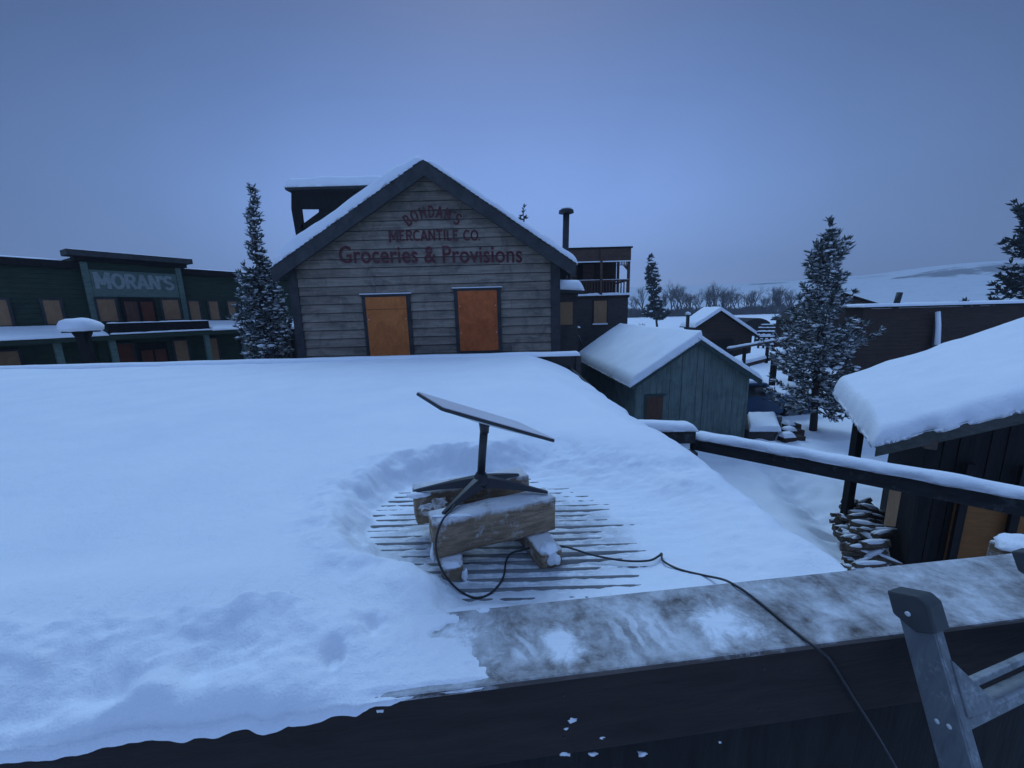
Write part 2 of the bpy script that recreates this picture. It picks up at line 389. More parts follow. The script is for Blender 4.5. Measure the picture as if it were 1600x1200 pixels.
sc.view_settings.exposure = 0.02; sc.view_settings.gamma = 1.0
sc.cycles.max_bounces = 6; sc.cycles.diffuse_bounces = 3; sc.cycles.volume_bounces = 0

# ================================================================== GROUND AND HILLS
def gz(x, y):
    d = math.hypot(x, y)
    z = 0.0
    k = 1 - sstep(40, 120, d)
    if k > 0:
        z += k * (.10 * fbm(x * .35, y * .35, 2, 3) + .035 * fbm(x * 1.6, y * 1.6, 5, 3))
        # trodden trail along the alley between the shed and the cabin
        tx = 6.1 + .35 * math.sin(y * .8) + .25 * (y - 5) * .35
        a = math.exp(-((x - tx) / .42) ** 2) * sstep(3, 4.5, y) * (1 - sstep(13, 16, y))
        z -= .20 * a * (1 + 1.3 * noise.noise(V((x * 3.2, y * 3.2, 1)))) - .05 * fbm(x * 2.2, y * 2.2, 3, 4) * (1 - sstep(11, 14, y))
        z += .07 * math.exp(-((abs(x - tx) - .75) / .25) ** 2) * sstep(3, 4.5, y) * (1 - sstep(13, 16, y))
        z += .35 * math.exp(-((x - 12.2) / 2.2) ** 2 - ((y - 17.3) / 1.6) ** 2)
    return z
def axis(segs):
    L = []
    for a, b, st in segs:
        n = max(1, int(round((b - a) / st))); L += [a + (b - a) * i / n for i in range(n)]
    return L + [segs[-1][1]]
gx = axis([(-900, -200, 70), (-200, -30, 10), (-30, 1, 2), (1, 3.5, .3), (3.5, 9, .09), (9, 16, .3), (16, 40, 2), (40, 200, 10), (200, 1300, 70)])
gy = axis([(-200, -20, 20), (-20, 2, 2), (2, 3.4, .3), (3.4, 12, .1), (12, 20, .3), (20, 60, 2), (60, 300, 10), (300, 1500, 70)])
grid(gx, gy, lambda x, y: (x, y, gz(x, y))).build('snow_ground', 'snow_far', None, True)['kind'] = 'structure'

ridge = [(-300, 447), (420, 441), (700, 447), (985, 450), (1070, 447), (1200, 441), (1340, 432), (1430, 420), (1500, 413), (1600, 408), (1900, 400), (2600, 390)]
def ridge_el(az):
    x = 800 + FPX * math.tan(az)
    for (a, ya), (b, yb) in zip(ridge, ridge[1:]):
        if a <= x <= b: y = lerp(ya, yb, (x - a) / (b - a)); break
    else: y = 445
    d = ray(x, y); return d.z / math.hypot(d.x, d.y)
def hill(a, r):
    x, y = math.sin(a) * r, math.cos(a) * r
    H = 900 * ridge_el(a) + CZ
    t = sstep(330, 900, r)
    z = H * (t ** 1.25) * (1 + .10 * fbm(x * .006, y * .006, 1, 4) * (1 - t)) - 2 * (1 - sstep(330, 380, r))
    z += 3.0 * fbm(x * .02, y * .02, 3, 3) * t * (1 - t) * 2
    if r > 900: z = H - (r - 900) * .12
    return (x, y, z)
ha = [math.radians(-68 + 136 * i / 150) for i in range(151)]
hr = [330 + 15 * i for i in range(39)] + [960, 1100]
def hill_mat():
    mt, nt, b = _base('snowy_hillside'); v = _map(nt, (1, 1, 2.2))
    f = _ramp(nt, _noise(nt, v, .011, 7, .6, .6), .57, .66)
    sxx = _n(nt, 'ShaderNodeSeparateXYZ'); nt.links.new(_map(nt), sxx.inputs[0])
    hm = _ramp(nt, _math(nt, 'MULTIPLY', sxx.outputs['Z'], .012), .32, .62)
    f = _math(nt, 'MULTIPLY', f, _math(nt, 'MULTIPLY', hm, .85))
    f2 = _ramp(nt, _noise(nt, v, .09, 6, .3, .7), .55, .75)
    f = _math(nt, 'MAXIMUM', f, _math(nt, 'MULTIPLY', f2, .42))
    for (px_, py_, rr_, ww_, hh_) in ((1468, 423, 700, 44, 58), (1548, 417, 715, 38, 70), (1405, 431, 690, 24, 22), (1190, 441, 760, 50, 30), (1600, 416, 700, 40, 60)):
        a_ = math.atan((px_ - 800) / FPX); c_ = hill(a_, rr_)
        mp_ = _n(nt, 'ShaderNodeMapping'); mp_.vector_type = 'TEXTURE'; tc_ = _n(nt, 'ShaderNodeTexCoord'); nt.links.new(tc_.outputs['Object'], mp_.inputs['Vector'])
        mp_.inputs['Location'].default_value = (c_[0], c_[1], c_[2]); mp_.inputs['Rotation'].default_value = (0, 0, -a_); mp_.inputs['Scale'].default_value = (ww_, hh_, 400)
        ln_ = _n(nt, 'ShaderNodeVectorMath', operation='LENGTH'); nt.links.new(mp_.outputs[0], ln_.inputs[0])
        v2 = _math(nt, 'ADD', ln_.outputs['Value'], _math(nt, 'MULTIPLY', _noise(nt, v, .06, 6, .3, .7), 2.4))
        f = _math(nt, 'MAXIMUM', f, _ramp(nt, _math(nt, 'MULTIPLY', v2, .5), .84, .98, (.85, .85, .85, 1), (0, 0, 0, 1)))
    nt.links.new(_mix(nt, f, (.56, .60, .65), (.07, .075, .085)), b.inputs['Base Color']); b.inputs['Roughness'].default_value = .8
    return mt
M['hill'] = hill_mat()
grid(ha, hr, hill).build('hills', 'hill', None, True)['kind'] = 'structure'

# even air between the camera and the far hills
hz = MB().box(-950, 1350, -150, 1250, -14, 150).build('haze', 'snow')
hz.data.materials.clear()
hm = bpy.data.materials.new('dusk_haze'); hm.use_nodes = True; nt = hm.node_tree; nt.nodes.clear()
out = _n(nt, 'ShaderNodeOutputMaterial'); pv = _n(nt, 'ShaderNodeVolumePrincipled')
pv.inputs['Density'].default_value = .00075; pv.inputs['Color'].default_value = (.82, .88, 1, 1); pv.inputs['Anisotropy'].default_value = 0.0
nt.links.new(pv.outputs[0], out.inputs['Volume']); hz.data.materials.append(hm); hz['kind'] = 'stuff'

# ================================================================== NEAR BUILDING (roof under the dish)
HB = thing('flat_roofed_store', 'nearest building, its snow covered roof and frosted dark parapet below the antenna', 'building', (0, 4, 0))
RXR = 1.22
def zdeck(y): return 3.02 - .045 * (y - 1.4)
PE = V((math.cos(math.radians(6)), math.sin(math.radians(6)), 0)); PN = V((-PE.y, PE.x, 0)); P0 = V((0, .845, 0))
PW = .268; PT = 3.15
def st(x, y): q = V((x, y, 0)) - P0; return q.dot(PE), q.dot(PN)
def yclip(x, y): return max(y, P0.y + max(-4, x) * math.tan(math.radians(6)) + .13)
# ribbed metal deck
def rib(y):
    return .0132 * (.5 + .5 * math.cos(2 * math.pi * y / .058)) ** 1.05
ys = axis([(.6, 2.9, .005), (2.9, 7.98, .0205)])
grid([-14, -1.6, RXR], ys, lambda x, y: (x, yclip(x, y), zdeck(yclip(x, y)) + rib(yclip(x, y))), lambda x, y: (x, yclip(x, y), zdeck(yclip(x, y)) - .1)).build('metal_roof', 'deck', HB)
floor_px = [(572, 838), (580, 795), (640, 752), (720, 735), (830, 742), (900, 768), (985, 775), (1035, 800), (1060, 850), (1010, 905), (900, 935), (730, 958), (706, 925), (655, 892), (600, 872)]
FP = [atZ(x, y, 3.02) for x, y in floor_px]; FP = [(p.x, p.y) for p in FP]
def sdf(x, y, P):
    d = 1e9; ins = False; n = len(P)
    for i in range(n):
        ax, ay = P[i]; bx, by = P[(i + 1) % n]
        ex, ey = bx - ax, by - ay; t = max(0, min(1, ((x - ax) * ex + (y - ay) * ey) / (ex * ex + ey * ey)))
        d = min(d, (x - ax - ex * t) ** 2 + (y - ay - ey * t) ** 2)
        if (ay > y) != (by > y) and x < ex * (y - ay) / (by - ay) + ax: ins = not ins
    return -math.sqrt(d) if ins else math.sqrt(d)
def roof_depth(x, y):
    d0 = .155 + (y - 2) * .052
    d0 += .035 * fbm(x * .55, y * .45, 4, 3) + .008 * fbm(x * 3, y * 3, 1, 2)
    s, t = st(x, y)
    # drifted and trampled against the parapet at the left
    lf = 1 - sstep(-1.15, -.62, x)
    nearp = 1 - sstep(.28, .85, t)
    d0 += lf * nearp * (.13 + .06 * fbm(x * 1.5, y * 1.5, 8, 3))
    # cleared hollow around the antenna
    k = 1.0
    if -1.8 < x < 1.5 and y < 4.2:
        sd = sdf(x, y, FP)
        lef = 1 - sstep(-.2, .45, x)
        wd = lerp(.62, .17, lef) + .05 * fbm(x * 2.5, y * 2.5, 3, 3)
        sd += .05 * fbm(x * 5, y * 5, 12, 3)
        k = sstep(-.02, wd, sd)
        k = lerp(k, k ** .8, lef)
        bk = math.exp(-((sd - wd * 1.05) / .12) ** 2) * lef
        d0 += .035 * bk + .022 * bk * fbm(x * 9, y * 9, 2, 4)
        # shovelled lumps on the bank
        mid = max(0, 1 - abs(k - .5) * 2)
        d0 += mid * (.045 * fbm(x * 6, y * 6, 7, 4) + .012 * math.sin(sd * 70 + 3 * fbm(x * 3, y * 3, 9, 2)) * lef)
    dust = .0116 + .005 * fbm(x * 1.6, y * 3, 21, 3) + .006 * fbm(x * 3.2, y * 17, 31, 3) + .0025 * fbm(x * 24, y * 24, 3, 3) + .008 * sstep(.35, .9, x)
    # sticks to the deck more behind and right of the blocks
    dust += .03 * sstep(.75, 1.15, x) + .012 * sstep(1.42, 1.28, y) * 0 - .004 * math.exp(-((x + .05) / .35) ** 2 - ((y - 1.5) / .25) ** 2)
    dp = lerp(dust, d0, k)
    # thin and rounded along the open right edge
    we = lerp(.22, .95, sstep(2.0, 7.5, y))
    ex = RXR + .04 - x - .05 * fbm(1, y * 2.2, 5, 4)
    g = min(1, max(0, ex / we)); g = math.sqrt(max(0, 1 - (1 - g) ** 2)) if y < 3 else lerp(g, math.sqrt(max(0, 1 - (1 - g) ** 2)), .5)
    mn = .055 + .02 * fbm(3, y * 3, 2, 2)
    dp2 = dp * g + mn * (1 - g) * (1 if ex > 0 else 0)
    if k > .5 or x > .9: dp = dp2
    # nothing piled on the parapet side where the timber edge shows
    return max(dp, .002)
rx = axis([(-14, -4, .25), (-4, -1.6, .03), (-1.6, 1.4, .012)])
ry = axis([(.6, 1.0, .02), (1.0, 2.7, .0085), (2.7, 4.2, .03), (4.2, 7.95, .09)])
def pcap(s, t):
    x = s
    edge = min(1, max(0, t / .07)); edge = math.sqrt(max(0, 1 - (1 - edge) ** 2))
    L = 1 - sstep(-.50, .02, s + .20 * fbm(s * 3, t * 5, 17, 4) + .03 * fbm(s * 26, t * 26, 3, 3) - .15 * (t - .13))          # heavy snow at the left
    h = L * max(.02, .085 + .085 * fbm(s * 2.3, t * 3.5, 3, 4) + .03 * sstep(.06, .2, t) + .012 * fbm(s * 8, t * 8, 5, 4)) * lerp(1, .42, sstep(-.85, -.35, s))
    # drift patch right of the dark strip, powder patch further right
    a = math.exp(-((s - .02 - .1 * t) / .10) ** 2) * .0
    wq = .05 * fbm(s * 7, t * 7, 14, 3)
    m1 = sstep(-.17, -.05, s + wq - .35 * (t - .12)) * (1 - sstep(.0, .20, s + wq * 1.5 - .3 * (t - .1))) * (1 - sstep(.16, .25, t + wq * .6))
    m2 = math.exp(-((s + wq * 1.6 - .66 + .5 * (t - .12)) / .13) ** 2) * (1 - sstep(.14, .24, t + wq * .7))
    h += .018 * m2 + .014 * m1 + .004 * fbm(s * 34, t * 34, 8, 4)
    gapm = math.exp(-((s - .03 + (t - .15) * .5) / .05) ** 2)
    st_ = fbm(s * 7 + t * 9, t * 4 - s * 2, 6, 4) + .55 * fbm(s * 30, t * 30, 2, 4)
    sw = math.sin((s + .55 * t * t) * 75 + 2.5 * fbm(s * 4, t * 4, 1, 2)) * math.exp(-((s - .36) / .14) ** 2)
    thin = -.0055 + .0065 * st_ + .004 * sw - .004 * sstep(.19, .26, t) + .003 * math.exp(-((t - .05) / .06) ** 2)
    thin = -.006 + .004 * max(0, st_ - .35)
    h = lerp(thin, h, L)
    # finger holes and dents
    for ps, ptt, r_, dd in ((-.50, .11, .022, .07), (-.42, .2, .018, .04), (-.83, .10, .06, .035), (-1.0, .07, .05, .04)):
        h -= dd * math.exp(-((s - ps) / r_) ** 2 - ((t - ptt) / (r_ * 1.3)) ** 2)
    if L > .3: h = max(.006, h * lerp(1, edge, L))
    else: h = h if t > .012 else min(h, -.001)
    return h
def roof_pt(x, y):
    y2 = y = yclip(x, y)
    z = zdeck(y) + roof_depth(x, y)
    s, t = st(x, y)
    L = 1 - sstep(-1.0, -.66, s)
    z = lerp(min(z, lerp(PT - .035, z, sstep(PW - .02, PW + .22, t))), z, L)
    if t < PW + .4 and s < -.5:
        zz = lerp(PT + pcap(s, PW) - .004, z, sstep(PW - .02, PW + .36, t))
        if t < PW - .02: zz = PT + pcap(s, max(t, 0)) - .03
        z = lerp(z if t > PW - .03 else min(z, 3.12), zz, L)
    elif t < PW - .03: z = min(z, 3.12)
    if x >= 1.399: z = zdeck(y) - .03
    return (min(x, RXR + .055 + .025 * fbm(2, y * 3.1, 4, 4)), y2, z)
grid(rx, ry, roof_pt, lambda x, y: (min(x, RXR), yclip(x, y), zdeck(yclip(x, y)) - .02)).build('roof_snow', ['snow', 'frost'], HB, True)
_rs = [o for o in HB.children if o.name.startswith('roof_snow')][0]; nx_ = len(rx)
for p_ in _rs.data.polygons:
    c_ = p_.center; xw, yw = c_.x, c_.y + 4
    if -1.3 < xw < 1.15 and yw < 3.0 and c_.z - zdeck(yw) < .045: p_.material_index = 1
# side wall under the open right edge, back wall
MB().box(RXR - .22, RXR - .02, 1.2, 7.9, 0, 2.6).build('side_wall', 'brown_gray', HB)
MB().box(RXR - .01, RXR + .03, 1.2, 8.0, 2.45, 2.92).hexa([(RXR - .01, 1.25, 2.85), (RXR + .03, 1.25, 2.85), (RXR + .03, 8, 2.6), (RXR - .01, 8, 2.6), (RXR - .01, 1.25, 3.0), (RXR + .03, 1.25, 3.0), (RXR + .03, 8, 2.71), (RXR - .01, 8, 2.71)]).build('edge_board', 'brown_gray', HB)
# far parapet with its snow, end post at the right corner
fpl = atY(-200, 575, 8.0); 
MB().box(-14, 1.34, 7.99, 8.1, 2.5, 3.17).build('rear_parapet', 'brown_gray', HB)
snow_slab((-14, 7.86, 3.165), (15.42, 0, 0), (0, .3, 0), .085, (.1, .08, .12, .12), 120, 6, .012, 1.1, 3).build('parapet_snow', 'snow', HB, True)
MB().box(1.34, 1.44, 7.93, 8.08, 0, 3.15).build('corner_post', 'brown_gray', HB)
# front parapet: cap board, fascia, recessed wall
def pp(s, t, z): q = P0 + PE * s + PN * t; return V((q.x, q.y, z))
cap = MB(); cap.obox(pp(-4, .0, PT - .018), PE * 8.2, PN * PW, (0, 0, .018)); cap.build('parapet_cap', 'cap', HB, False, .006)
for a_, b_ in ((-4, 1.62), (1.624, 4.2)): MB().obox(pp(a_, .008, PT - .27), PE * (b_ - a_), PN * .03, (0, 0, .2515)).build('fascia_board', 'fascia', HB, False, .004)
for s_ in (.12, .70, 1.59):
    for dz_ in (-.07, -.21): MB().blob(pp(s_, .0075, PT + dz_), .0045, .002, .0045, s_, .1, 2).build('nail_head', 'iron', HB, True)
MB().obox(pp(-4, .012 + .05, 0), PE * 8.2, PN * .16, (0, 0, PT - .03)).build('front_wall', 'black_wood', HB)
ps_ = axis([(-4, -1.4, .05), (-1.4, 2.3, .0075), (2.3, 4.1, .04)])
pt_ = axis([(-.012, .06, .006), (.06, PW + .002, .0075), (PW + .002, PW + .09, .015)])
def ppt(s, t):
    h = pcap(s, min(t, PW))
    L = 1 - sstep(-.50, .02, s + .20 * fbm(s * 3, t * 5, 17, 4) + .03 * fbm(s * 26, t * 26, 3, 3) - .15 * (t - .13))
    if t > PW - .002 and s > -.66: h = lerp(-.012, h, 1 - sstep(-.9, -.66, s))
    e_ = max(-.022, min(0, -.008 + .02 * L * fbm(s * 6, 2, 1, 4))) * L * max(0, 1 - max(t, 0) / .06)
    kL = sstep(.55, .92, L)
    if t < -.008: h = lerp(-.008, -.02 - .012 * abs(fbm(s * 9, 0, 2, 3)), kL)
    if L < .8: t = max(t, lerp(.003, t, kL))
    if t > .02: h = lerp(h, max(h, .012), kL)
    else: h = lerp(min(h, -.004), h, kL) if t > -.008 else h
    q = pp(s, t + min(e_, .012), PT + h)
    if t > PW + .002:
        k_ = 1 - sstep(-.95, -.7, s)
        q.z = lerp(PT - .06, roof_pt(q.x, q.y)[2] + .004, k_) if k_ > 0 else PT - .25
    return q
grid(ps_, pt_, ppt).build('parapet_snow', 'snow', HB, True)
random.seed(4)
for (x, y, r_) in ((893, 1124, .011), (884, 1138, .006), (940, 1152, .007), (882, 1178, .008), (926, 1178, .008), (1005, 1178, .009), (592, 1110, .009), (1125, 1160, .003)):
    d = ray(x, y); q = CAM - P0; tt = -(q.dot(PN) - .010) / d.dot(PN); c = CAM + d * tt
    MB().blob(c, r_ * random.uniform(1.1, 2), r_ * .5, r_ * random.uniform(.7, 1.2), x, .9, 2).build('snow_clump', 'snow', HB, True)

# ================================================================== TIMBERS UNDER THE ANTENNA
def rough_timber(name, label, c0, du, dv, z0, z1, seed, cut=.0045, group='rough timbers propping up the antenna'):
    """timber block: corner c0 (front left), du along, dv across; hewn, worn edges"""
    o = thing(name, label, 'timber', (c0[0], c0[1], z0), group)
    du, dv = V((*du, 0)), V((*dv, 0)); n1, n2, n3 = 26, 9, 9
    lu, lv, lz = du.length, dv.length, z1 - z0
    b = bmesh.new(); bmesh.ops.create_cube(b, size=1)
    bmesh.ops.subdivide_edges(b, edges=b.edges, cuts=7, use_grid_fill=True)
    mb = MB(); vs = []
    for v in b.verts:
        u_, v_, w_ = v.co.x, v.co.y, v.co.z
        # worn corners
        p = V((u_ * lu, v_ * lv, w_ * lz)); k = [abs(u_) > .499, abs(v_) > .499, abs(w_) > .499]
        if sum(k) >= 2:
            r_ = cut * (1 + .9 * noise.noise(p * 9 + V((seed, 0, 0))))
            if k[0]: p.x -= math.copysign(r_, u_)
            if k[1]: p.y -= math.copysign(r_, v_)
            if k[2]: p.z -= math.copysign(r_, w_)
        p += V((.2, 1, 1)) * .004 * fbm(p.x * 4 + seed, p.y * 14, p.z * 14, 3)
        w3 = V((c0[0], c0[1], z0)) + du * (p.x / lu + .5) + dv * (p.y / lv + .5) + V((0, 0, p.z + lz / 2))
        vs.append(w3)
    b.verts.index_update(); b.verts.ensure_lookup_table()
    mb.add(vs, [tuple(q.index for q in f.verts) for f in b.faces]); b.free()
    mb.build('beam', 'timber', o, True)
    return o
z1, z2, z3 = 3.02, 3.102, 3.268
front = rough_timber('timber_block', 'front upper timber with the pale weathered long face, under the near feet of the antenna', (-.334, 1.418), (.522, .200), (-.044, .118), z2, z3, 1)
back = rough_timber('timber_block', 'rear upper timber half hidden under the antenna legs, behind the pale front timber', (-.47, 1.68), (.548, .183), (-.042, .118), z2, z3, 5)
lft = rough_timber('timber_block', 'lower short timber poking out under the left end of the front timber', (-.30, 1.372), (.088, .030), (-.14, .56), z1 - .02, z2, 9)
rgt = rough_timber('timber_block', 'lower short timber with a snowy square end under the right end of front timber', (.10, 1.452), (.10, .036), (-.2, .52), z1 - .02, z2, 13)
# snow caught on the timbers
def splat(par, c, rx, ry, rz, seed): MB().blob(c, rx, ry, rz, seed, .5, 3).build('snow_clump', 'snow', par, True)
splat(front, atZ(706, 806, z3), .085, .012, .006, 3.3)
splat(front, (-.345, 1.46, 3.12), .012, .03, .04, 5.7)
splat(back, (-.455, 1.69, 3.262), .05, .025, .012, 7.1); splat(back, (-.28, 1.74, 3.13), .08, .02, .03, 2.4)
random.seed(6)
for k_ in range(7):
    MB().blob((random.uniform(-.43, -.2), random.uniform(1.56, 1.68), random.uniform(3.14, 3.22)), random.uniform(.025, .05), random.uniform(.02, .04), random.uniform(.02, .045), k_ * 3.3, .9, 2).build('splintered_wood', 'timber', back)
splat(rgt, (.14, 1.49, z2), .035, .04, .012, 4.2); splat(rgt, (.16, 1.464, 3.065), .028, .010, .030, 6.2)
splat(lft, (-.265, 1.395, z2), .035, .025, .010, 8.2); splat(lft, (-.21, 1.396, 3.05), .012, .012, .03, 3.9)

# ================================================================== ANTENNA
SD = thing('satellite_dish', 'flat rectangular satellite antenna on a black mast with spreading feet, set on rough timbers', 'antenna', (-.155, 1.69, 3.268))
K = 1.13
def sc_(p): return CAM + (V(p) - CAM) * K
A, B, C = sc_((-.384, 1.509, 3.794)), sc_((-.233, 1.244, 3.791)), sc_((.174, 1.48, 3.585)); D = A + C - B
ctr = (A + C) / 2; ua = (C - B); va = (A - B); un = ua.normalized().cross(va.normalized())
if un.z < 0: un = -un
def rrect(c, a, b, r, n=6):
    P = []
    la, lb = a.length / 2, b.length / 2; ah, bh = a.normalized(), b.normalized()
    for k, (sa, sb) in enumerate(((1, 1), (-1, 1), (-1, -1), (1, -1))):
        for i in range(n + 1):
            an = math.radians(90 * k + 90 * i / n)
            P.append(c + ah * (sa * (la - r) + r * math.cos(an)) + bh * (sb * (lb - r) + r * math.sin(an)))
    return P
MB().prism(rrect(ctr - un * .013, ua, va, .022), un * .013).build('panel_rim', 'dish_black', SD, False, .002)
MB().prism(rrect(ctr + un * .0006, ua * .985, va * .975, .018), un * .003).build('antenna_panel', 'dish_white', SD)
bk = MB(); p1 = rrect(ctr - un * .0135, ua * .94, va * .92, .02); p2 = rrect(ctr - un * .030, ua * .34, va * .42, .02); n = len(p1)
bk.add(p1 + p2, [(i, (i + 1) % n, n + (i + 1) % n, n + i) for i in range(n)] + [tuple(range(n, 2 * n))])
bk.build('rear_shell', 'dish_back', SD)
mt0 = V((-.156, 1.69, 3.348)); mt1 = ctr - un * .034
MB().tube([mt0, mt0.lerp(mt1, .5), mt1 - V((0, 0, .02))], .0185, 20).build('mast', 'dish_black', SD, True)
MB().tube([mt1 - V((0, 0, .045)), mt1 - V((0, 0, .02)), mt1 + un * .012], [.020, .022, .03], 20).build('mast_collar', 'dish_black', SD, True)
hub = MB(); hub.tube([mt0 + V((0, 0, .02)), mt0 - V((0, 0, .002)), mt0 - V((0, 0, .02)), mt0 - V((0, 0, .045))], [.020, .034, .05, .045], 16); hub.build('mast_base', 'dish_black', SD, True)
feet = [atZ(692, 803, z3 + .004), atZ(856, 770, z3 + .004), atZ(646, 768, z3 + .004), atZ(810, 742, z3 + .004)]
for ft in feet:
    lg = MB(); d = (ft - mt0); d.z = 0; L = d.length; d.normalize(); side = V((-d.y, d.x, 0)); secs = []
    N = 9
    for i in range(N + 1):
        t = i / N; q = mt0.lerp(ft, t); wv = lerp(.046, .012, t ** .7); hv = lerp(.052, .010, t ** .7)
        top = mt0.z + .004 + (ft.z + .008 - mt0.z - .004) * (t ** 1.15)
        q = V((q.x, q.y, 0)); secs.append([q - side * wv + V((0, 0, top - hv)), q + side * wv + V((0, 0, top - hv)), q + side * wv * .45 + V((0, 0, top)), q - side * wv * .45 + V((0, 0, top))])
    vs = [p for s_ in secs for p in s_]; fs = []
    for i in range(N):
        for j in range(4): fs.append((i * 4 + j, i * 4 + (j + 1) % 4, i * 4 + 4 + (j + 1) % 4, i * 4 + 4 + j))
    fs += [(3, 2, 1, 0), tuple(N * 4 + j for j in range(4))]
    lg.add(vs, fs); lg.build('leg', 'dish_black', SD, False, .003)

# cable
def spline(P, n=8):
    P = [V(p) for p in P]; out_ = []
    for i in range(len(P) - 1):
        p0, p1, p2, p3 = P[max(i - 1, 0)], P[i], P[i + 1], P[min(i + 2, len(P) - 1)]
        for k in range(n):
            t = k / n
            out_.append(.5 * ((2 * p1) + (p2 - p0) * t + (2 * p0 - 5 * p1 + 4 * p2 - p3) * t * t + (3 * p1 - p0 - 3 * p2 + p3) * t ** 3))
    return out_ + [P[-1]]
cz = 3.05
def onsnow(x, y, up=.006):
    d = ray(x, y); t = (3.2 - CZ) / d.z
    for k in range(60):
        p = CAM + d * t; zs = zdeck(p.y) + max(roof_depth(p.x, p.y), rib(p.y))
        if p.z <= zs + up: break
        t += .004
    return p
cpts = [mt0 + V((.0, -.04, -.01)), atZ(724, 770, 3.31), atZ(706, 795, 3.285), atZ(692, 812, 3.276), atY(683, 835, 1.395), atY(681, 858, 1.37), atY(688, 885, 1.35), atY(704, 910, 1.33), onsnow(724, 927), onsnow(745, 934), onsnow(768, 926), onsnow(786, 903), onsnow(791, 876), onsnow(800, 864), onsnow(822, 858), onsnow(846, 848),
        onsnow(870, 852), onsnow(890, 856), onsnow(930, 868), onsnow(975, 876), onsnow(1013, 876), onsnow(1029, 869), onsnow(1034, 865), onsnow(1036, 876), onsnow(1060, 889), onsnow(1100, 899), atZ(1128, 905, PT - .03), atZ(1146, 913, PT + .006), atZ(1168, 927, PT + .008), atZ(1200, 952, PT + .006), atZ(1240, 985, PT + .005), atZ(1285, 1020, PT + .006)]
e1 = cpts[-1]
def onface(x, y, t): d = ray(x, y); q = CAM - P0; return CAM + d * (-(q.dot(PN) - t) / d.dot(PN))
cpts += [onface(1298, 1033, -.004), onface(1330, 1085, -.002), onface(1365, 1140, .0), onface(1400, 1200, .0)]
cb = MB().tube(spline(cpts, 8), .0043, 8).build('cable', 'cable', None, True)
tag(cb, 'thin black cord looping from the antenna mast across the roof and over the parapet', 'cable')

# ================================================================== LADDER
LD = thing('ladder', 'grey metal ladder with a dark end cap leaning on the parapet at lower right', 'ladder', (1.13, .9, 2.0))
lt = V((1.085, .925, 3.29)); ld = V((0.0, -.155, -.31)).normalized()
lx = V((math.cos(math.radians(16)), math.sin(math.radians(16)), 0)); ln = ld.cross(lx).normalized()
if ln.y > 0: ln = -ln
ln2 = -ln        # away from the camera
for off in (0, .58):
    o_ = lt + lx * off - lx * .014
    mbx = MB(); mbx.obox(o_ - ln2 * .036, lx * .006, ln2 * .072, ld * 1.9)
    mbx.obox(o_ + lx * .0065 - ln2 * .036, lx * .03, ln2 * .006, ld * 1.9); mbx.obox(o_ + lx * .0065 + ln2 * .030, lx * .03, ln2 * .006, ld * 1.9)
    r_ = mbx.build('rail', 'alu', LD, False, .002)
    for k_ in (.262, .542, .822):
        for e_ in (-.012, .012): MB().blob(o_ - lx * .0005 + ld * (k_ + .015) + ln2 * e_, .0035, .006, .006, k_, .05, 2).build('rivet', 'dish_back', r_, True)
    cp_ = MB(); b0 = o_ - lx * .008 - ln2 * .046 - ld * .022
    face = [b0 + ld * .018, b0 + ln2 * .018, b0 + ln2 * .092, b0 + ln2 * .092 + ld * .06, b0 + ln2 * .046 + ld * .095, b0 + ld * .085]
    cp_.prism(face, lx * .058); cq = cp_.build('end_cap', 'capplastic', LD, False, .006)
    MB().tube([b0 + ln2 * .052 + ld * .05 - lx * .004, b0 + ln2 * .052 + ld * .05 + lx * .01], .006, 12).build('rivet', 'dish_back', cq, True)
for i in range(5):
    q = lt + ld * (.262 + .28 * i)
    MB().obox(q + lx * .026 - ln2 * .028, lx * .54, ld * .03, ln2 * .05).build('rung', 'alu', LD, False, .006)
MB().prism([lt + ld * .13 + lx * .016 - ln2 * .040, lt + ld * .255 + lx * .016 - ln2 * .040, lt + ld * .262 + lx * .125 - ln2 * .040, lt + ld * .245 + lx * .125 - ln2 * .040], ln2 * .008).build('brace', 'alu', LD, False, .002)
MB().obox(lt + ld * .205 + lx * .026 - ln2 * .02, lx * .54, ld * .016, ln2 * .02).build('crossbar', 'alu', LD, False, .003)

